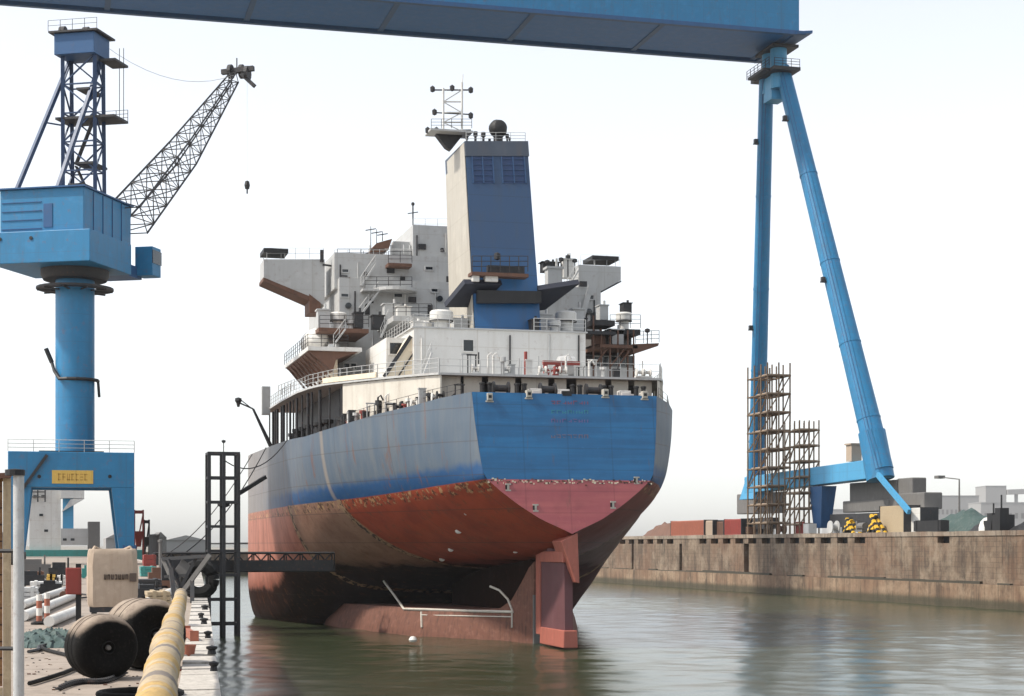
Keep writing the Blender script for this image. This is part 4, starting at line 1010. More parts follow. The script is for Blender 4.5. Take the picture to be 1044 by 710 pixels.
a=pY(53,479.5,YC-4.23); c=pY(95,493.5,YC-4.23); b=MB(); b.box(a.x,c.x,YC-4.26,YC-4.201,c.z,a.z); sg=b.build('sign_board',M['yellow'],jc)
b=MB(); zc=(a.z+c.z)/2; x=a.x+.5
while x<c.x-.7:
    w=.24
    for sgm in R.sample([(0,-.28,w,-.2),(0,.2,w,.28),(0,-.28,.08,.28),(w-.08,-.28,w,.28),(0,-.04,w,.04)],3): b.box(x+sgm[0],x+sgm[2],YC-4.275,YC-4.25-R.random()*.002,zc+sgm[1],zc+sgm[3])
    x+=.36
b.build('sign_lettering',paint('brown_sign_ink',(.42,.24,.04),.6,.1),sg)
b=MB()
for px in (40,112): p=pY(px,486,YC-4.2); b.lathe([(.16,-.04),(.16,.1)],(p.x,YC-4.2,p.z),(0,1,0),10); b.lathe([(0,-.05),(.16,-.04)],(p.x,YC-4.2,p.z),(0,1,0),10)
b.build('inspection_hole',M['black'],jc)
b=MB(); b.bar(pY(22,500,YC-4.4),pY(48,464,YC-4.4),.25); b.build('stair_rail',M['steel'],jc)
b=MB(); b.tube((XC,YC,zt+.0),(XC,YC,31.0),1.66,n=32); col=b.build('column',M['blue'],jc,smooth=True)
b=MB(); b.lathe([(1.66,0),(2.7,.0),(2.9,.4),(2.9,1.2),(1.5,1.5)],(XC,YC,30.0),n=28); b.build('slew_ring',M['steel'],col,smooth=True)
b=MB(); b.lathe([(2.1,0),(3.3,0),(3.3,.18),(2.1,.18),(2.1,0)],(XC,YC,29.2),n=28)
for k in range(10): t=k*.628; b.bar((XC+1.6*math.cos(t),YC+1.6*math.sin(t),29.1),(XC+3.2*math.cos(t),YC+3.2*math.sin(t),29.1),.12)
b.build('ring_platform',M['steel'],col)
b=MB(); pts=[]
for k in range(9):
    t=math.pi*(1.02+.98*k/8); zz=7+(HY-(368+ (18 if k>1 else k*9)))*148/F; pts.append((XC+1.95*math.cos(t),YC+1.95*math.sin(t),zz))
b.path([pts[0]]+pts[1:],.16,6); p0=V(pts[0]); b.tube(p0,p0+V((-.5,0,1.2)),.22,n=6); q=V(pts[-1]); b.tube(q,q+V((.1,0,-1.4)),.12,n=6); b.build('cable_loop',M['black'],col)
# machinery house
b=MB(); cbox(b,-3.9,5.2,-5.0,2.8,33.5,37.3); hs=b.build('machinery_house',M['blue'],jc,bevel=.06)
b=MB(); cbox(b,-4.6,3.4,-5.6,3.7,30.9,33.6); b.build('house_skirt',M['blue'],hs,bevel=.06)
b=MB(); cbox(b,3.41,6.6,-3.5,3.2,30.95,32.0); b.build('house_underframe',M['bluedark'],hs)
b=MB()
for k in range(4): cbox(b,-3.97,-3.901,-4.8,-1.1,33.9+k*.75,33.96+k*.75)
for a_ in (-2.2,-.4,1.4,3.2): cbox(b,a_,a_+.07,2.801,2.86,33.7,37.2)
cbox(b,-4.2,5.4,-5.2,3.0,37.3,37.42); b.build('house_trim',M['bluedark'],hs)
b=MB(); cbox(b,-3.96,-3.9,-.9,-.1,34.0,36.0); b.build('house_door',M['bluedark'],hs)
b=MB(); 
for bb in (-4.6,-1.7,): p=cr(-4.62,bb,33.0); b.lathe([(0,-.06),(.16,-.05),(.16,.1)],p,e1,10)
b.build('vent_hole',M['black'],hs)
b=MB(); cbox(b,5.6,7.4,3.0,4.7,31.2,33.8); cb=b.build('cabin',M['blue'],jc,bevel=.05)
b=MB(); cbox(b,5.55,7.45,4.701,4.75,32.3,33.5); cbox(b,7.401,7.45,3.2,4.5,32.3,33.5); b.build('cabin_window',M['glass'],cb)
# A-frame tower
zr,z2=37.3,49.9
fr=MB(); bx=[(2.6,-1.55),(2.6,1.5),(.8,1.5),(.8,-1.55)]
q0=[cr(a_,b_,zr) for a_,b_ in bx]; q1=[cr(a_*.9,b_,z2) for a_,b_ in bx]
tow=MB(); 
for i in range(4): tow.bar(q0[i],q1[i],.34)
n=5
P=[[q0[i].lerp(q1[i],k/n) for i in range(4)] for k in range(n+1)]
for k in range(n+1):
    for i in range(4):
        j=(i+1)%4; tow.bar(P[k][i],P[k][j],.12)
        if k<n: tow.bar(P[k][i] if (k+i)%2 else P[k][j],P[k+1][j] if (k+i)%2 else P[k+1][i],.12)
M['backlit']=paint('backlit_mast_blue',(.010,.04,.11),.5,.3,(.02,.03,.05),.15)  # crane blue darkened, the backlit look of the mast put into its colour
tw2=tow.build('a_frame',M['backlit'],jc)
b=MB(); b.bar(cr(2.3,-1.65,z2),cr(-3.6,-3.6,zr),.32); b.bar(cr(2.3,1.4,z2),cr(-3.6,.2,zr),.32); b.bar(cr(-.65,-2.65,43.8),cr(.8,-1.55,43.8),.12); b.build('back_stay',M['backlit'],tw2)
b=MB(); cbox(b,0,3.0,-2.0,1.8,z2-.1,z2+1.75); hd=b.build('head_box',M['bluedark'],tw2,bevel=.05)
b=MB(); cbox(b,-.3,3.3,-2.4,2.2,z2+1.76,z2+1.92)
for a_,b_ in ((.6,-1.8),(1.8,-.6),(1.2,.6)): b.lathe([(0,-.25),(.42,-.25),(.42,.25),(0,.25)],cr(a_,b_*.8,z2+2.1),e2,14)
cbox(b,1.0,3.6,1.81,3.3,z2-.6,z2-.4); b.rail([cr(-.3,-2.4,z2+1.92),cr(-.3,2.2,z2+1.92)],.9,1.3,.025,1); b.build('sheave',M['steel'],hd)
b=MB()
for z,b0,b1 in ((44.3,-2.2,3.4),(40.3,-.4,1.4),(46.8,-.2,1.0)): cbox(b,.6,3.4,b0,b1,z,z+.2)
b.rail([cr(3.3,-2.2,44.5),cr(3.3,3.4,44.5)],1.0,1.2,.03); b.bar(cr(1.4,.8,37.4),cr(1.4,-.6,40.3),.5,.1); b.bar(cr(1.4,-.6,40.5),cr(1.4,1.0,44.2),.5,.1)
for bb in (2.6,3.0): b.tube(cr(3.3,bb,44.5),cr(3.3,bb,51),.03,n=4)
b.build('tower_platform',M['steel'],tw2)
b=MB(); cbox(b,.4,2.2,-.9,.6,37.42,38.6); b.build('winch_house',M['steel'],jc)
# jib
def jq(a_,bc,w,z,h): return [cr(a_-h*.4,bc-w/2,z+h*.5),cr(a_-h*.4,bc+w/2,z+h*.5),cr(a_+h*.4,bc+w/2,z-h*.5),cr(a_+h*.4,bc-w/2,z-h*.5)]
b=MB(); A=jq(4.8,2.6,3.2,36.0,2.0); B=jq(18,2.2,2.1,45.0,1.9); C_=jq(32.6,1.6,.7,56.2,.8)
b.lattice(A,B,8,.12,.05); b.lattice(B,C_,9,.11,.045); jib=b.build('jib',M['steel'],jc)
b=MB(); tipc=cr(33.4,1.6,56.8)
for o_ in ((0,-.7,.3),(0.9,.2,.5),(.2,1.1,.1)): b.lathe([(0,-.18),(.75,-.18),(.75,.18),(0,.18)],tipc+e1*o_[0]+e2*o_[1]+V((0,0,o_[2])),e2,14)
b.bar(tipc-e2*1.7+V((0,0,.3)),tipc+e2*1.9+V((0,0,.5)),.5); b.bar(tipc+e2*.5,tipc+e2*2.0+V((0,0,-1.4)),.4); b.tube(tipc,tipc+V((0,0,1.7)),.07,n=5); b.build('jib_head',M['steel'],jib)
b=MB(); 
a_=cr(3,1.0,z2+1.6); c_=cr(33,1.4,56.6); pts=[a_.lerp(c_,k/10)-V((0,0,1.8*4*(k/10)*(1-k/10))) for k in range(11)]; b.path(pts,.025,4)
hk=pd(252,189,183); tp2=V((hk.x,hk.y,56.8)); b.tube(tp2,hk,.010,n=4); b.build('hoist_rope',M['grey'],jib)
b=MB(); b.lathe([(0,-.45),(.22,-.4),(.3,0),(.22,.4),(0,.5)],hk,n=10); b.tube(hk-V((0,0,.4)),hk-V((0,0,.9)),.08,n=6); b.build('hook_block',M['black'],jib)

# ------------------------------------------------------------------ far quay clutter
def cont(name,label,x0,y0,x1,X,m,depth=2.5,ribs=True,cat='container',hgt=None,group=None):
    a=pX(x0,545,X); c=pX(x1,545,X); zt=pX((x0+x1)/2,y0,X).z if hgt is None else ZR+hgt
    t=thing(name,label,cat,((X+depth/2),(a.y+c.y)/2,ZR),group)
    b=MB(); b.box(X,X+depth,c.y,a.y,ZR-.08,zt); b.build('body',M[m],t,bevel=.06)
    if ribs:
        b=MB(); y=c.y+.25
        while y<a.y-.3: b.box(X-.06,X,y,y+.18,ZR+.2,zt-.2); y+=.5
        b.build('rib',M[m],t)
    b=MB(); b.box(X-.08,X+depth+.08,c.y-.04,c.y+.12,ZR-.05,zt+.06); b.box(X-.08,X+depth+.08,a.y-.12,a.y+.04,ZR-.05,zt+.06); b.build('corner_post',M['steel'],t)
    return t
cont('shipping_container','long faded orange red container on the far quay nearest the ship',684,531,718,110,'orange')
cont('shipping_container','small cream container between the orange and the dark red ones',718.5,531,727,110.3,'bag')
cont('shipping_container','brown shaded container left of the dark red container',728,532,738,111,'brown')
cont('shipping_container','dark red container at the foot of the scaffold tower',738.5,529.5,756,110,'red')
cont('site_hut','pale green cabin box in front of the right crane ballast',897,516,922,111,'tapew',2.5,False,'cabin')
cont('site_hut','small white cabin box right of the pale green cabin',925.5,518,939,112,'white',2.5,False,'cabin')
# rubble heap by the ship
def heap(name,label,cat,x0,x1,ytop,X,depth,m,seed,z0=ZR-.1,nx=14,ny=6):
    a=pX(x0,545,X); c=pX(x1,545,X); zt=pX((x0+x1)/2,ytop,X).z-z0; rr=random.Random(seed)
    b=MB(); y0,y1=c.y,a.y
    for i in range(nx+1):
        for j in range(ny+1):
            u,v=i/nx,j/ny; h=(math.sin(math.pi*u)**.7)*(math.sin(math.pi*v)**.6)*zt*(rr.uniform(.8,1.05)) if 0<i<nx and 0<j<ny else 0
            b.v.append((X+depth*v+rr.uniform(-.1,.1),y0+(y1-y0)*u,z0+h))
    for i in range(nx):
        for j in range(ny):
            k=i*(ny+1)+j; b.f.append([k,k+1,k+ny+2,k+ny+1]); b.m.append(0)
    return one(b,name,M[m],label,cat,(X+depth/2,(y0+y1)/2,z0),smooth=True)
heap('rubble_heap','low brown rubble heap on the far quay beside the hull','heap',652,684,532,111,5,'brown',3)
heap('tarpaulin_heap','green tarpaulin covered heap right of the crane foot','heap',934,990,518,112,7,'greentarp',5)
heap('scrap_heap','dark scrap heap at the right end of the far quay','heap',1022,1062,527,110,5,'black',8)
heap('scrap_heap','small dark scrap heap beside the pale dome tank','heap',985,1000,532,110.5,3,'steel',9)
p=pX(1000,540,109.5); b=MB(); b.lathe([(1.15,0),(1.15,.5),(.95,1.2),(.5,1.65),(0,1.8)],(110.5,p.y,ZR-.02),n=18); one(b,'dome_tank',M['white'],'small pale domed tank among dark scrap on the far quay','tank',(110.5,p.y,ZR),smooth=True)
for i,x in enumerate((1010,1018)):
    p=pX(x,540,110); b=MB(); b.box(109.6,111.6,p.y-1,p.y+1.0,ZR-.02,ZR+1.3+.7*i); b.box(109.8,111.0,p.y-.7,p.y+.5,ZR+1.3+.7*i,ZR+2.2+.6*i); b.tube((110.4,p.y,ZR+2),(110.4,p.y,ZR+3.4+i),.12,n=6)
    one(b,'winch_unit',M['black'],('short black winch unit just right of the dome tank','taller black winch unit beside the right scrap heap')[i],'winch',(110.5,p.y,ZR))
# yellow and black trestles
stripe=NT('hazard_stripes'); xx=stripe.sep(); fr=stripe.m('FRACT',stripe.m('MULTIPLY',stripe.m('ADD',xx[2],stripe.m('MULTIPLY',xx[1],.5)),.9))
stripe=stripe.fin(stripe.mix(stripe.step(fr,.52,.55),(.70,.42,.03),(.015,.014,.012)),.6)
for i,x in enumerate((863.5,888.5)):
    p=pX(x,540,109); z=ZR-.02; b=MB(); h=2.1+.4*i
    b.bar((109.2,p.y-1.8,z),(109.2,p.y+.5,z+h),.42); b.bar((109.45,p.y+1.8,z),(109.45,p.y-.5,z+h),.42); b.bar((110.3,p.y-1.7,z),(109.6,p.y,z+h),.3); b.box(108.9,110.4,p.y-.7,p.y+.7,z+.5,z+1.1)
    one(b,'barrier_trestle',stripe,('yellow and black hazard trestle left of the pair on the far quay','taller yellow and black hazard trestle beside the pale green cabin')[i],'barrier',(109.5,p.y,ZR),group='hazard trestles under the gantry crane')
# low clutter along far quay
kinds=[('pallet_stack','brown'),('steel_drum','steel'),('cable_drum','brown'),('crate','bag'),('gas_rack','red'),('pump_set','teal')]
spots=[(762,'pallet_stack','brown','stack of brown pallets left of the scaffold foot'),(772,'crate','bag','pale crate at the left foot of the tall scaffold'),
 (783,'steel_drum','white','white drum standing inside the tall scaffold foot'),(812,'gas_rack','red','red gas bottle rack under the shorter scaffold'),
 (822,'crate','white','white crate right of the shorter scaffold'),(846,'cable_drum','grey','grey cable drum left of the hazard trestles'),
 (875,'pump_set','conc','grey pump set between the two hazard trestles'),(793,'cable_drum','brown','brown cable drum behind the tall scaffold foot'),
 (945,'crate','black','long black crate in front of the green tarpaulin heap')]
for x,nm,m,lab in spots:
    X=108.9 if x not in (793,783,772) else 112.6
    p=pX(x,541,X); c=V((X+.6,p.y,ZR-.02)); b=MB()
    if nm=='pallet_stack':
        for k in range(5): b.box(c.x-.6,c.x+.6,c.y-.7,c.y+.7,c.z+k*.28,c.z+k*.28+.2)
        b.box(c.x-.5,c.x+.5,c.y-.1,c.y+.1,c.z,c.z+1.3)
    elif nm=='crate':
        w=1.0 if x!=945 else 3.6; b.box(c.x-.6,c.x+.6,c.y-w,c.y+w,c.z+.12,c.z+1.5)
        for s_ in (-.8,.8): b.box(c.x-.66,c.x+.66,c.y+s_*w-.12,c.y+s_*w+.12,c.z,c.z+1.56)
    elif nm=='steel_drum': b.lathe([(0,0),(.55,0),(.55,.6),(.6,.64),(.55,.7),(.55,1.3),(.6,1.33),(.55,1.38),(.55,1.9),(0,1.9)],c,n=16)
    elif nm=='cable_drum': b.lathe([(0,-.6),(.95,-.6),(.95,-.45),(.5,-.45),(.5,.45),(.95,.45),(.95,.6),(0,.6)],c+V((0,0,.95)),(1,0,.0),18)
    elif nm=='gas_rack':
        for k in range(5): b.tube(c+V((0,-1.2+k*.6,0)),c+V((0,-1.2+k*.6,1.9)),.22,n=8)
        b.box(c.x-.35,c.x+.35,c.y-1.6,c.y+1.6,c.z,c.z+.15); b.bar(c+V((.3,-1.6,1)),c+V((.3,1.6,1)),.1)
    else:
        b.box(c.x-.6,c.x+.6,c.y-1.2,c.y+1.2,c.z+.2,c.z+.5); b.tube(c+V((0,-1,1)),c+V((0,.8,1)),.5,n=12); b.box(c.x-.4,c.x+.4,c.y+.8,c.y+1.2,c.z+.5,c.z+1.7)
    one(b,nm,M[m],lab,nm.replace('_',' '),c)
# street lamp
p=pX(978,530,118); t=thing('street_lamp','tall grey street lamp with a short arm at the right of the far quay','lamp',(118,p.y,ZR))
b=MB(); zt=pX(976,489,118).z; b.tube((118,p.y,ZR-.1),(118,p.y,zt),.17,.1,n=8); b.bar((118,p.y,zt),(116.9,p.y+2.6,zt+.35),.14); b.build('pole',M['conc'],t)
b=MB(); b.box(116.2,117.2,p.y+2.4,p.y+3.6,zt+.2,zt+.6); b.build('lamp_head',M['conc'],t)
# far buildings in the haze
def bld(label,x0,y0,x1,d,depth=60,extra=None):
    a=pd(x0,545,d); c=pd(x1,545,d); zt=pd(x0,y0,d).z; w=(c-a).length
    t=thing('far_building',label,'building',((a+c)/2).xy.to_3d()+V((0,0,ZR)),'buildings beyond the far quay')
    dr=(c-a).normalized(); nn=V((-dr.y,dr.x,0))
    a=V((a.x,a.y,ZR-.2)); c=V((c.x,c.y,ZR-.2)); b=MB(); up=V((0,0,zt-ZR+.2))
    b.hexa([a,c,c+nn*depth,a+nn*depth,a+up,c+up,c+nn*depth+up,a+nn*depth+up]); b.build('wall',M['farbld'],t)
    k=.06
    while k<.94:
        for zz in (.3,.62):
            b=MB(); p=a.lerp(c,k)+up*zz; b.hexa([p-nn*.05,p+dr*w*.05-nn*.05,p+dr*w*.05+nn*.2,p+nn*.2,p-nn*.05+V((0,0,7)),p+dr*w*.05-nn*.05+V((0,0,7)),p+dr*w*.05+nn*.2+V((0,0,7)),p+nn*.2+V((0,0,7))])
            b.build('window',M['conc'],t)
        k+=.1
    b=MB(); e=up+V((0,0,.01)); o1=a-dr*.5-nn*.5+e; b.hexa([o1,c+dr*.5-nn*.5+e,c+dr*.5+nn*(depth+.5)+e,a-dr*.5+nn*(depth+.5)+e]+[q+V((0,0,1)) for q in (o1,c+dr*.5-nn*.5+e,c+dr*.5+nn*(depth+.5)+e,a-dr*.5+nn*(depth+.5)+e)]); b.build('roof',M['farbld'],t)
    return t
bld('low long pale shed behind the street lamp',953,506,998,2500)
bld('tall pale block tower rising above the sheds at far right',1005,496,1026,2700)
bld('wide pale shed behind the dark scrap heap',1000,513,1062,2200)
t=thing('conveyor_bridge','pale high conveyor bridge leaving the tall block to the right','bridge',pd(1045,545,2690).xy.to_3d()+V((0,0,ZR)))
b=MB(); b.bar(pd(1026.5,502,2700),pd(1080,500,2700),12,8); b.build('gallery',M['farbld'],t)
b=MB(); p=pd(1062,500,2700); b.bar((p.x,p.y,ZR-.1),p-V((0,0,4.2)),4); p=pd(1036,500,2700); b.bar((p.x,p.y,ZR-.1),p-V((0,0,4.2)),4); b.build('trestle',M['farbld'],t)
bld('faint low building seen between the crane legs',846,520,872,2400)

# ------------------------------------------------------------------ near quay
def gp(x,y,z=ZQ): return pg(x,y,z)
# shed and post at the left edge
d0=15.6
a=pd(-90,600,d0+.3); c=pd(10.5,600,d0+.3); zt=pd(5,488,d0+.3).z
sh=thing('site_shed','brown boarded shed with white trim behind the white gate post','shed',(c.x,c.y,ZQ))
dr=V((1,0,0)); a.y=c.y; nn=V((-.10,1,0)); a.z=c.z=ZQ
boards=NT('brown_boards'); zz=boards.sep()[2]; fr=boards.m('FRACT',boards.m('MULTIPLY',zz,6.5)); nb_=boards.noise(1,5,.7,boards.mul(boards.co(),(1,1,9)))
boards=boards.fin(boards.mix(boards.step(fr,.86,.95),boards.mix(boards.step(nb_,.35,.7),(.26,.145,.06),(.12,.06,.03)),(.03,.015,.01)),.7)
b=MB(); H=V((0,0,zt-ZQ)); Lw=V((0,0,.35))
b.hexa([a+Lw,c-dr*.07+Lw,c-dr*.07+nn*2.4+Lw,a+nn*2.4+Lw,a+H-V((0,0,.08)),c-dr*.07+H,c-dr*.07+nn*2.4+H,a+nn*2.4+H-V((0,0,.08))]); b.build('wall',boards,sh)
b=MB(); b.bar(c-dr*.03-nn*.02,c-dr*.03-nn*.02+H,.07,.07); b.bar(a-nn*.02+V((0,0,.28)),c-dr*.07-nn*.02+V((0,0,.28)),.06,.12); b.build('trim',M['tapew'],sh)
b=MB(); b.hexa([a-nn*.15+H-V((0,0,.075)),c+dr*.0-nn*.15+H+V((0,0,.005)),c+nn*2.5+H+V((0,0,.005)),a+nn*2.5+H-V((0,0,.075)),a-nn*.15+H,c-nn*.15+H+V((0,0,.05)),c+nn*2.5+H+V((0,0,.05)),a+nn*2.5+H]); b.build('roof',M['brown'],sh)
p=pd(19,600,15.0); po=thing('gate_post','tall dirty white post with a black cap beside the shed','post',(p.x,p.y,ZQ))
b=MB(); zt=pd(19,485,15).z; b.tube((p.x,p.y,ZQ),(p.x,p.y,zt),.047,n=16); b.build('shaft',M['post'],po,smooth=True)
b=MB(); b.lathe([(0,0),(.085,0),(.085,.05),(0,.06)],(p.x-.03,p.y,zt),n=12); b.build('cap',M['black'],po)
b=MB(); 
for z in (6.1,6.95): b.tube((p.x,p.y,z),(p.x-.16,p.y+.05,z),.02,n=6)
b.build('hinge',M['steel'],po)
# rubber fender rolls
dt=NT('dusty_black_rubber'); gn=dt.n('ShaderNodeNewGeometry').outputs['Normal']; nz=dt.sep(gn)[2]; dn=dt.noise(6,5,.65); dn2=dt.noise(30,4,.7)
df=dt.step(dt.m('ADD',nz,dt.m('MULTIPLY',dt.m('SUBTRACT',dn,.5),.55)),.30,.62)
dc=dt.mix(df,dt.mix(dt.step(dn2,.5,.75),(.005,.005,.005),(.018,.016,.014)),dt.mix(dt.step(dn,.35,.65),(.30,.245,.195),(.19,.15,.12)))
dt.bump(dn2,.3,.01); dt.b.inputs['Specular IOR Level'].default_value=.15; M['dustyrubber']=dt.fin(dc,.8)
def roll(label,cx,cy,rpx,d,axis,L):
    c=pd(cx,cy,d); r=rpx*d/F; c.z=ZQ+r+.005; ax=V(axis).normalized()
    t=thing('fender_roll',label,'fender',(c.x,c.y,ZQ),'rubber fender rolls on the quay')
    q=r*.34; prof=[(.001,L*.5-.05),(r*.2,L*.5-.03),(r*.45,L*.5)]+[(r-q+q*math.sin(t),L*.5-q*.9*(1-math.cos(t))) for t in (0,.35,.7,1.05,1.4,1.57)]
    prof=prof+[(a_,-h) for a_,h in prof[::-1]]
    b=MB(); b.lathe(prof,c,ax,48); b.build('body',M['dustyrubber'],t,smooth=True)
    b=MB(); 
    for h in (-.12,.12): b.lathe([(r*.985,L*h-.02),(r*1.012,L*h-.015),(r*1.012,L*h+.015),(r*.985,L*h+.02)],c,ax,48)
    b.build('rib',M['dustyrubber'],t,smooth=True)
    b=MB(); b.lathe([(r*.16,L*.5-.035),(r*.19,L*.5-.005),(r*.22,L*.5-.035)],c,ax,24); b.build('hub_ring',M['rubber'],t,smooth=True)
    b=MB(); b.lathe([(.0,.03),(r*.07,.03),(r*.09,-.02),(r*.09,-.1)],c+ax*(L*.5-.03),ax,16); b.build('hub',M['conc'],t,smooth=True)
    return t
roll('smaller dusty black rubber fender roll lying clear in front',103,662,33,21.2,(.30,-1,0),.62)
roll('larger dusty rubber fender roll half hidden by the wrapped guard rail',147,655,36,22.9,(.40,-1,0),.8)
# striped padded guard rail on posts
ZP=ZQ+.78
pts=[pg(x,y,ZP) for x,y in ((148,772),(160,708),(168,672),(176,640),(182,618),(184.5,607))]; dense=[]
for i in range(len(pts)-1):
    m_=max(4,int((pts[i+1]-pts[i]).length/.12))
    for k in range(m_): dense.append(pts[i].lerp(pts[i+1],k/m_))
dense.append(pts[-1])
for q in dense: q.z=ZP+.015*math.sin(q.y*1.7)
mis=[]; rads=[]; cur=0; left=0; pat=[0,1,0,2,0,1,0,1]; pi_=0
for i in range(len(dense)):
    if left<=0: cur=pat[pi_%len(pat)]; pi_+=1; left=R.randint(1,4)
    mis.append(cur); left-=1; rads.append((.113 if dense[i].y<20 else .10)+R.uniform(-.011,.011)+(.022 if 14.4<dense[i].y<15.4 else 0))
gr=thing('guard_rail','guard rail thickly wrapped in worn yellow and white bands along the quay edge','guard rail',(dense[20].x,dense[20].y,ZQ))
b=MB(); b.path(dense,.13,18,mis,rads); b.build('padding',[M['tapew'],M['tapey'],M['tapeg']],gr,smooth=True)
for q in dense[10::24]:
    b=MB(); b.tube((q.x,q.y,ZQ),(q.x,q.y,ZP-.1),.03,n=8); b.lathe([(0,0),(.09,0),(.09,.02),(0,.02)],(q.x,q.y,ZQ+.002),n=8); b.build('post',M['red'],gr)
# clutter between pipe and edge
def ring_torus(mb,c,R_,r,ax=(0,0,1),n=24,m=8):
    a_,b_=mb.basis(c,V(c)+V(ax)); pts=[V(c)+(a_*math.cos(2*math.pi*k/n)+b_*math.sin(2*math.pi*k/n))*R_ for k in range(n+1)]
    mb.path(pts,r,m)
p=gp(192,672); b=MB(); b.lathe([(0,0),(.08,0),(.11,.2),(.115,.2),(.11,.18),(.08,.03),(0,.03)],(p.x,p.y,ZQ+.004),n=16); one(b,'bucket',M['orange'],'orange bucket wedged between the wrapped guard rail and the quay edge','bucket',(p.x,p.y,ZQ))
p=gp(194,655); b=MB(); b.box(p.x-.05,p.x+.05,p.y-.9,p.y+.9,ZQ+.08,ZQ+.2); b.box(p.x-.07,p.x+.07,p.y-.95,p.y-.88,ZQ+.005,ZQ+.24); b.box(p.x-.07,p.x+.07,p.y+.88,p.y+.95,ZQ+.005,ZQ+.24); one(b,'orange_barrier',M['orange'],'low orange barrier board beside the guard rail','barrier',(p.x,p.y,ZQ))
b=MB(); c=gp(140,718); c=V((c.x,c.y,ZQ+.04)); ring_torus(b,c,.45,.035); ring_torus(b,c+V((.03,.02,.07)),.42,.035); one(b,'hose_coil',M['rubber'],'coil of black hose left of the wrapped guard rail at the near edge','hose',(c.x,c.y,ZQ))
p=gp(203,612); p2=V((p.x,p.y,ZQ+.62)); b=MB(); ring_torus(b,p2,.42,.19,(.2,1,0)); one(b,'tyre_fender',M['rubber'],'black tyre fender standing at the quay edge by the lattice tower','tyre',(p.x,p.y,ZQ))
for i,(x,y,r) in enumerate(((208,640,.12),(212,655,.1),(216,672,.12),(209,625,.14),(218,690,.09),(205,634,.1))):
    p=gp(x,y); b=MB(); r*=.55; b.lathe([(0,0),(r,0),(r*.8,.06),(r*1.25,.08),(r*1.25,.11),(0,.13)],(p.x,p.y,ZQ+.07),n=12)
    one(b,'mooring_cleat',M['black'],'small black mooring cleat on the pale coping, number %s from the camera'%['three','two nearest','two','five','one','four'][i] if False else ['small black cleat on the coping beside the middle of the guard rail','black cleat on the coping right of the orange barrier','squat black cleat on the coping near the orange bucket','largest black cleat on the coping near the tyre fender','smallest black cleat on the coping nearest the camera','thin black cleat on the coping just before the tower'][i],'cleat',(p.x,p.y,ZQ),group='cleats on the quay coping')
# landing frame at the far end of the pipe
lf=thing('gangway_landing','tilted grey steel landing frame at the far end of the wrapped guard rail','landing frame',pd(187,606,49.5).xy.to_3d()+V((0,0,ZQ)))
D=49.6
b=MB(); b.bar(pd(186,604,D),pd(214,566,D-.3),.07,.13); b.bar(pd(181,604,D+1),pd(166,570,D+1.2),.06,.12); b.build('ramp_beam',M['conc'],lf)
b=MB(); b.bar(pd(166,570,D+1.2),pd(214,567,D+.2),.1); b.bar(pd(168,588,D+1),pd(200,586,D+.6),.08); b.bar(pd(172,571,D+1),pd(184,600,D+.6),.08); b.bar(pd(200,569,D+.6),pd(183,602,D+.6),.09); b.bar(pd(190,606,D),pd(190,602,D),.2); b.bar(pd(178,612,D),pd(174,580,D+.8),.12); b.bar(pd(196,616,D-.6),pd(196,590,D),.12); b.build('frame',M['steel'],lf)
b=MB(); b.prism([pd(178,582,D+.9),pd(188,590,D+.9),pd(196,578,D+.9),pd(186,570,D+.9)],(0,.12,0)); b.build('diamond_plate',M['conc'],lf)
b=MB(); a_,c_=pd(165,592,D+2.5),pd(199,569,D+2.5); b.box(a_.x,c_.x,a_.y,a_.y+.5,a_.z,c_.z); b.build('housing',M['steel'],lf)
# big bag on a stand
d=33.5; a=pd(89,619,d); c=pd(141,560,d)
bg=thing('bulk_bag','beige woven bulk bag with faded dark print on a dark stand','bag',((a.x+c.x)/2,(a.y+c.y)/2,ZQ))
cx,cy=(a.x+c.x)/2,(a.y+c.y)/2+.3; w=(c.x-a.x)/2*1.0; z0,z1=a.z,c.z
b=MB(); N=28; rows=[(0,.93),(.05,.97),(.2,1.0),(.45,1.0),(.7,.99),(.90,.97),(.97,.95),(1.0,.9)]
for h,k in rows:
    for i in range(N):
        t=2*math.pi*i/N; cs,sn=math.cos(t),math.sin(t); q=(abs(cs)**9+abs(sn)**9)**(-1/9)
        wob=1+.025*math.sin(5*t+h*9)+R.uniform(-.012,.012)
        b.v.append((cx+cs*q*w*k*wob,cy+sn*q*w*.85*k*wob,z0+(z1-z0)*h+R.uniform(-.01,.01)))
for r_ in range(len(rows)-1):
    for i in range(N):
        j=(i+1)%N; b.f.append([r_*N+i,r_*N+j,(r_+1)*N+j,(r_+1)*N+i]); b.m.append(0)
b.f.append([(len(rows)-1)*N+i for i in range(N)]); b.m.append(0); b.f.append([N-1-i for i in range(N)]); b.m.append(0)
body=b.build('bag_body',M['bag'],bg,smooth=True)
b=MB(); zc=z0+(z1-z0)*.52; yf=cy-w*.885; x=cx-.17
for i in range(7):
    for sgm in R.sample([(0,-.05,.045,-.03),(0,.03,.045,.05),(0,-.05,.015,.05),(.03,-.05,.045,.05)],3): b.box(x+sgm[0],x+sgm[2],yf-.02,yf+.08+R.random()*.01,zc+sgm[1],zc+sgm[3])
    x+=.068
b.box(x+.01,x+.14,yf-.02,yf+.08,zc-.09,zc+.07); b.build('faded_print',paint('faded_brown_print',(.075,.055,.045),.9,.5,(.2,.15,.11)),body)
b=MB()
for sx in (-1,1):
    for sy in (-1,1): pts=[V((cx+sx*w*.8,cy+sy*w*.6,z1-.06)),V((cx+sx*w*.7,cy+sy*w*.5,z1+.04)),V((cx+sx*w*.45,cy+sy*w*.4,z1-.02))]; b.path(pts,.03,6)
b.build('lifting_loop',M['bag'],body)
b=MB(); b.box(cx-w*.9,cx+w*.9,cy-w*.8,cy+w*.8,z0-.1,z0-.004)
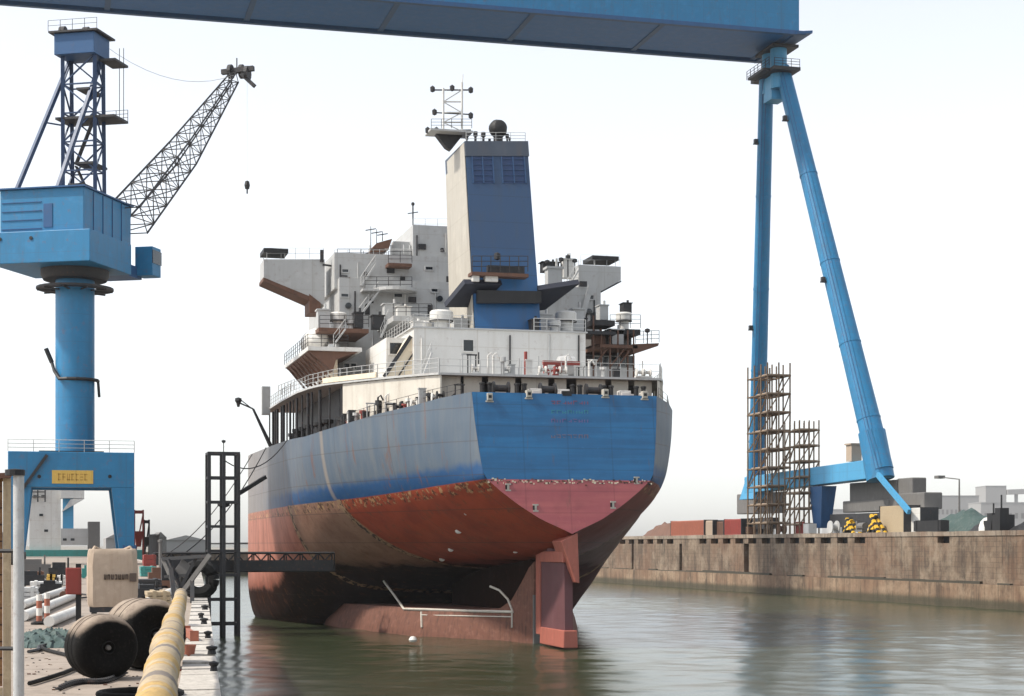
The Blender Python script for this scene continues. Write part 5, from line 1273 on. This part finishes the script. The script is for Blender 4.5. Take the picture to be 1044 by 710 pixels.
for sx in (-.8,.8):
    for sy in (-.7,.7): b.bar((cx+sx*w,cy+sy*w,ZQ),(cx+sx*w*.9,cy+sy*w*.9,z0-.1),.09)
b.bar((cx-w*.8,cy-w*.7,ZQ+.15),(cx+w*.8,cy-w*.7,ZQ+.15),.07); b.build('stand',M['steel'],bg)
# red cabinet on a dark post
d=36; p=pd(80,640,d); cab=thing('switch_cabinet','dark red switch cabinet on a black post left of the bulk bag','cabinet',(p.x,p.y,ZQ))
b=MB(); zt=pd(80,575,d).z; b.bar((p.x,p.y,ZQ),(p.x,p.y,zt),.11); b.build('post',M['black'],cab)
a=pd(67,606,d); c=pd(83,579,d); b=MB(); b.box(a.x,c.x,a.y-.25,a.y-.062,a.z,c.z); bx_=b.build('box',M['red'],cab,bevel=.015)
b=MB(); b.box(a.x+.03,c.x-.03,a.y-.262,a.y-.248,a.z+.03,c.z-.03); b.build('door',M['red'],bx_)
# orange and white traffic posts
for i,(x,y) in enumerate(((40,637),(48,634))):
    p=gp(x,y); t=thing('traffic_post',('left orange and white traffic post on the quay','right orange and white traffic post on the quay')[i],'traffic post',(p.x,p.y,ZQ),'orange and white traffic posts')
    b=MB(); h=.62
    b.tube((p.x,p.y,ZQ+.05),(p.x,p.y,ZQ+h*.3),.06,n=10); b.tube((p.x,p.y,ZQ+h*.3),(p.x,p.y,ZQ+h*.55),.06,n=10,mi=1); b.tube((p.x,p.y,ZQ+h*.55),(p.x,p.y,ZQ+h*.8),.06,n=10); b.tube((p.x,p.y,ZQ+h*.8),(p.x,p.y,ZQ+h),.06,n=10,mi=1)
    b.build('tube',[M['orange'],M['white']],t); b=MB(); b.lathe([(0,0),(.17,0),(.17,.04),(.08,.07),(0,.07)],(p.x,p.y,ZQ+.003),n=14); b.build('base',M['rubber'],t)
# netting heap, white pipes
def qheap(name,label,cat,x0,x1,yb,h,m,seed,depth=2.,nx=44,ny=18):
    a=gp(x0,yb); c=gp(x1,yb); rr=random.Random(seed); b=MB()
    for i in range(nx+1):
        for j in range(ny+1):
            u,v=i/nx,j/ny; k=0 if i in (0,nx) or j in (0,ny) else (math.sin(math.pi*u)**.5)*(math.sin(math.pi*v)**.5)*h*(.75+.22*math.sin(i*.9+j*.7)+.12*math.sin(i*2.1-j*1.3))*rr.uniform(.93,1.05)
            q=a.lerp(c,u)+V((0,depth*v,0)); b.v.append((q.x+rr.uniform(-.05,.05),q.y+rr.uniform(-.05,.05),ZQ+.004+k))
    for i in range(nx):
        for j in range(ny):
            k=i*(ny+1)+j; b.f.append([k,k+ny+1,k+ny+2,k+1]); b.m.append(0)
    return one(b,name,M[m],label,cat,((a.x+c.x)/2,(a.y+c.y)/2+depth/2,ZQ),fix=False,smooth=True)
qheap('netting_heap','flat dark green netting heap between the gate post and the fender rolls','heap',14,90,661,.22,'greentarp',21,4.)
qheap('tarpaulin_heap','dark tarpaulin heap behind the bulk bag','heap',118,172,612,.45,'black',22,4.)
for i,(x0,y0,x1,y1) in enumerate(((24,634,74,612),(22,622,66,605),(50,640,78,628),(150,618,176,606))):
    a=gp(x0,y0); c=gp(x1,y1); b=MB(); b.tube((a.x,a.y,ZQ+.12),(c.x,c.y,ZQ+.12),.11,n=12)
    one(b,'pipe_length',M['white'],('nearer long white pipe lying behind the traffic posts','farther long white pipe lying behind the traffic posts','short white pipe beside the black cabinet post','short white pipe right of the dark tarpaulin heap')[i],'pipe',((a.x+c.x)/2,(a.y+c.y)/2,ZQ),group='white pipes on the quay',smooth=True)
for i,(x0,x1,y0,y1,d,m,lab) in enumerate(((30,64,600,611,58,'white','long low white slab stack beyond the traffic posts'),(14,40,606,616,50,'grey','pale grey slab stack near the white post'),
    (24,46,583,600,75,'brown','brown timber crate under the portal crane'),(47,57,586,601,72,'yellow','yellow crate right of the brown timber crate'),(58,68,590,603,70,'white','white crate left of the red cabinet'),
    (143,160,578,592,90,'teal','teal crate right of the bulk bag'),(146,160,566,577,120,'red','red crate behind the teal crate'),(120,166,596,611,62,'steel','dark machine crate behind the bulk bag'),(160,176,592,602,66,'black','black crate near the landing frame'),
    (150,176,604,616,47,'tapew','pale slab stack left of the landing frame'),(199,209,600,616,52,'white','white block at the quay edge behind the tyre'))):
    a=pd(x0,y1,d); c=pd(x1,y0,d); b=MB(); z0=ZQ+.005; H=max(.3,c.z-z0) if c.z>ZQ+.3 else .4
    n_=3
    for k in range(n_): b.box(a.x+R.uniform(0,.06),c.x-R.uniform(0,.06),a.y,a.y+1.6,z0+H*k/n_+.02,z0+H*(k+1)/n_)
    for xx in (a.x+.15,c.x-.25): b.box(xx,xx+.1,a.y-.03,a.y+1.63,z0,z0+H+.03)
    one(b,'slab_stack' if 'stack' in lab else 'crate',M[m],lab,'stack' if 'stack' in lab else 'crate',((a.x+c.x)/2,a.y+.8,ZQ))
# red hoppers by the crane leg
for i,(x0,x1,y0,d,m,lab) in enumerate(((137,146,520,158,'red','tall red hopper right of the crane leg'),(147,152,530,160,'steel','thin dark hopper at the right of the red one'),(126,138,556,142,'bluedark','dark blue drive unit under the right crane leg'))):
    a=pd(x0,560,d); c=pd(x1,y0,d); zc=c.z; b=MB(); w=(c.x-a.x)/2; cx=(a.x+c.x)/2
    b.hexa([(cx-w*.5,a.y,ZQ+1.5),(cx+w*.5,a.y,ZQ+1.5),(cx+w*.5,a.y+1,ZQ+1.5),(cx-w*.5,a.y+1,ZQ+1.5),(cx-w,a.y-.3,zc*.6+ZQ*.4),(cx+w,a.y-.3,zc*.6+ZQ*.4),(cx+w,a.y+1.3,zc*.6+ZQ*.4),(cx-w,a.y+1.3,zc*.6+ZQ*.4)])
    for sx in (-1,1): b.bar((cx+sx*w,a.y,ZQ),(cx+sx*w,a.y,zc),.16)
    b.bar((cx-w,a.y,zc-.2),(cx+w,a.y,zc-.2),.3); b.bar((cx-w,a.y,ZQ+.5),(cx+w,a.y,zc-.4),.12)
    one(b,'hopper',M[m],lab,'hopper',(cx,a.y,ZQ))
# another ship seen under the portal
d=250; Yd=pd(60,540,d).y
s2=thing('moored_ship','distant white superstructure of a moored ship seen under the blue portal','ship',pd(60,545,d).xy.to_3d()+V((0,0,ZQ)))
def dbox(name,x0,y0,x1,y1,m,dd=0,dep=8,par=s2):
    a=pd(x0,y1,d+dd); c=pd(x1,y0,d+dd); b=MB(); b.box(a.x,c.x,a.y,a.y+dep,a.z,c.z); return b.build(name,M[m],par)
h2=dbox('superstructure',30,500,62,566,'white'); dbox('bridge_wing',62.1,500,86,508,'white',0,4); dbox('funnel',64,508,75,540,'bluepale',1,5)
dbox('lower_house',62.2,539,92,556,'grey',.5,8); dbox('aft_block',90,532,102,560,'conc',0,6); dbox('hull',20,561,150,574,'teal',-1,14)
for x,y in ((34,505),(42,505),(40,524),(45,540),(64,549),(72,549)): dbox('window',x,y,x+4,y+2.5,'glass',-.15,.1,h2)
b=MB(); p=pd(31,512,d-.5); q=pd(46,512,d-.5); b.rail([p,q],2.2,1,.1); b.build('railing',M['steel'],s2)
b=MB(); b.prism([pd(72,509,d+.4),pd(86,508.5,d+.4),pd(63,522,d+.4)],(0,3,0)); b.build('wing_bracket',M['grey'],s2)
# far things on the near quay horizon
for i,(x0,x1,y0,d,m,lab) in enumerate(((108,134,549,330,'farbld','pale shed on the horizon left of the landing frame'),(158,170,548,380,'conc','grey narrow shed on the horizon behind the landing frame'),(168,212,556-5,410,'farbld','long low shed on the horizon behind the lattice tower'),(-60,20,545,420,'farbld','long pale shed on the horizon behind the shed and post'))):
    a=pd(x0,557,d); c=pd(x1,y0,d); b=MB(); b.box(a.x,c.x,a.y,a.y+20,ZQ-.05,c.z)
    b.prism([(a.x,a.y-.3,c.z),(c.x,a.y-.3,c.z),((a.x+c.x)/2,a.y-.3,c.z+1.2)],(0,20.6,0)); one(b,'warehouse',M[m],lab,'warehouse',((a.x+c.x)/2,a.y+10,ZQ),'sheds beyond the near quay')
for i,(x,y0,d) in enumerate(((157,547,150),(163.5,553,120))):
    p=pd(x,565,d); b=MB(); zt=pd(x,y0,d).z; b.tube((p.x,p.y,ZQ),(p.x,p.y,zt),.4 if i==0 else .12,n=10); b.lathe([(0,0),(.5 if i==0 else .18,0),(.5 if i==0 else .18,.15),(0,.2)],(p.x,p.y,zt),n=10)
    one(b,'vent_pipe' if i==0 else 'marker_post',M['conc'],('thick grey vent pipe rising behind the landing frame','thin white marker post beside the landing frame')[i],'pipe' if i==0 else 'post',(p.x,p.y,ZQ))
for i,(x0,y0,x1,y1,m,lab) in enumerate(((30,700,95,640,'rubber','black hose snaking across the concrete in front of the netting heap'),(20,668,92,650,'steel','dark wire rope along the near edge of the netting heap'),(95,640,170,622,'rubber','black hose running behind the fender rolls'),(30,628,88,600,'steel','dark cable crossing the white pipes'))):
    a_=gp(x0,y0); c_=gp(x1,y1); b=MB(); pts=[]
    for k in range(25):
        u=k/24; q=a_.lerp(c_,u); d_=(c_-a_).length; q=q+V((.06*d_*math.sin(u*9+i)*.5,.05*d_*math.sin(u*6+2*i),0)); pts.append((q.x,q.y,ZQ+.035))
    b.path(pts,.028,6); one(b,'hose',M[m],lab,'hose',(a_.x,a_.y,ZQ))
for i,(x,y,w,h,m,lab) in enumerate(((33,600,.9,1.0,'steel','dark generator box beside the brown timber crate'),(52,606,.7,.7,'black','black drum rack near the yellow crate'),(92,590,.8,1.0,'teal','teal tool chest behind the left edge of the bulk bag'),(72,612,.5,.5,'brown','small brown crate below the red cabinet'),(126,622,.5,.6,'black','black gearbox beside the bulk bag stand'),(152,612,.8,.7,'steel','dark pump block behind the right fender roll'),(164,600,.9,1.2,'brown','brown cable box near the landing frame'),(36,592,1.4,1.5,'conc','grey machine beyond the white slab stack'),(62,596,1.0,1.4,'steel','dark compressor left of the red cabinet'))):
    p=gp(x,y); b=MB(); b.box(p.x-w/2,p.x+w/2,p.y,p.y+w,ZQ+.1,ZQ+h*.5); b.box(p.x-w*.35,p.x+w*.2,p.y+.1,p.y+w*.8,ZQ+h*.5,ZQ+h*.66); b.tube((p.x+w*.3,p.y+.3,ZQ+h*.5),(p.x+w*.3,p.y+.3,ZQ+h*.8),.04,n=6)
    for sx in (-.4,.4): b.tube((p.x+w*sx,p.y-.02,ZQ+.14),(p.x+w*sx,p.y+w,ZQ+.14),.13,n=10)
    one(b,'machine_unit',M[m],lab,'machine',(p.x,p.y,ZQ))
c0,c1=gp(60,705),gp(128,690); b=MB()
for k in range(75):
    u=k/74; q=c0.lerp(c1,u)+V((0,.35*math.sin(u*7),0)); ax_=(1,.3,0) if k%2 else (0,.2,1); ring_torus(b,(q.x,q.y,ZQ+.03),.035,.011,ax_,10,5)
one(b,'anchor_chain',M['steel'],'length of rusty chain lying on the concrete before the front fender roll','chain',(c0.x,c0.y,ZQ))
lit=MB()
for k in range(170):
    q=gp(R.uniform(26,186),R.uniform(612,709)); r_=R.uniform(.006,.018); lit.box(q.x-r_,q.x+r_*R.uniform(.5,2),q.y-r_,q.y+r_*2,ZQ+.001,ZQ+.006+r_*.4,R.randint(0,2))
l_=lit.build('litter',[M['brown'],M['steel'],M['bag']]); l_['kind']='stuff'; l_['label']='scattered grit and small litter on the quay concrete'; l_['category']='litter'
# gull-like float by the keel
p=pg(421,654,0); b=MB(); b.lathe([(0,-.1),(.25,-.05),(.32,.1),(.2,.3),(0,.36)],(p.x,p.y,.02),n=14); one(b,'buoy',M['white'],'small white float on the water below the skeg','float',(p.x,p.y,0),smooth=True)

# ------------------------------------------------------------------ haze
hz=bpy.data.materials.new('pale_air'); hz.use_nodes=True; hn=hz.node_tree; hn.nodes.clear()
ho=hn.nodes.new('ShaderNodeOutputMaterial'); hv=hn.nodes.new('ShaderNodeVolumePrincipled')
hv.inputs['Color'].default_value=(.95,.96,.98,1); hv.inputs['Density'].default_value=.00010; hv.inputs['Anisotropy'].default_value=.3
hn.links.new(hv.outputs[0],ho.inputs['Volume'])
mb=MB(); mb.box(-1205,2605,-65,3405,-5.5,190); h_=mb.build('haze',hz); h_['kind']='stuff'
# ------------------------------------------------------------------ light, sky, camera
SUN_AZ=rad(-90); SUN_EL=rad(50)        # azimuth from +Y, clockwise positive
W_=bpy.data.worlds.new('World'); SC.world=W_; W_.use_nodes=True; nt=W_.node_tree; nt.nodes.clear()
out=nt.nodes.new('ShaderNodeOutputWorld'); bg_=nt.nodes.new('ShaderNodeBackground')
sky=nt.nodes.new('ShaderNodeTexSky'); sky.sky_type='NISHITA'; sky.sun_disc=False; sky.sun_elevation=SUN_EL; sky.sun_rotation=SUN_AZ%(2*math.pi)
sky.dust_density=1.2; sky.air_density=1.0; sky.ozone_density=1
hs_=nt.nodes.new('ShaderNodeHueSaturation'); hs_.inputs['Saturation'].default_value=.28; hs_.inputs['Value'].default_value=1
nt.links.new(sky.outputs[0],hs_.inputs['Color']); nt.links.new(hs_.outputs[0],bg_.inputs[0]); bg_.inputs[1].default_value=.15
nt.links.new(bg_.outputs[0],out.inputs[0])
L=bpy.data.lights.new('sun','SUN'); L.energy=2.7; L.angle=rad(3); L.color=(1,.93,.82); lo=bpy.data.objects.new('sun',L); COL.objects.link(lo)
dv=V((math.sin(SUN_AZ)*math.cos(SUN_EL),math.cos(SUN_AZ)*math.cos(SUN_EL),math.sin(SUN_EL))); lo.rotation_euler=dv.to_track_quat('Z','Y').to_euler(); lo.location=(-60,0,120)
cam=bpy.data.cameras.new('camera'); co=bpy.data.objects.new('camera',cam); COL.objects.link(co); SC.camera=co
co.location=(0,0,EYE); co.rotation_euler=(rad(90),0,-YAW); cam.sensor_fit='HORIZONTAL'; cam.sensor_width=36; cam.lens=F/1044*36
cam.shift_y=(HY-355)/1044; cam.clip_end=6000; cam.clip_start=.1
SC.render.engine='CYCLES'; SC.cycles.use_denoising=True; SC.cycles.max_bounces=6
SC.view_settings.view_transform='Standard'; SC.view_settings.look='None'; SC.view_settings.exposure=0.8; SC.view_settings.gamma=1
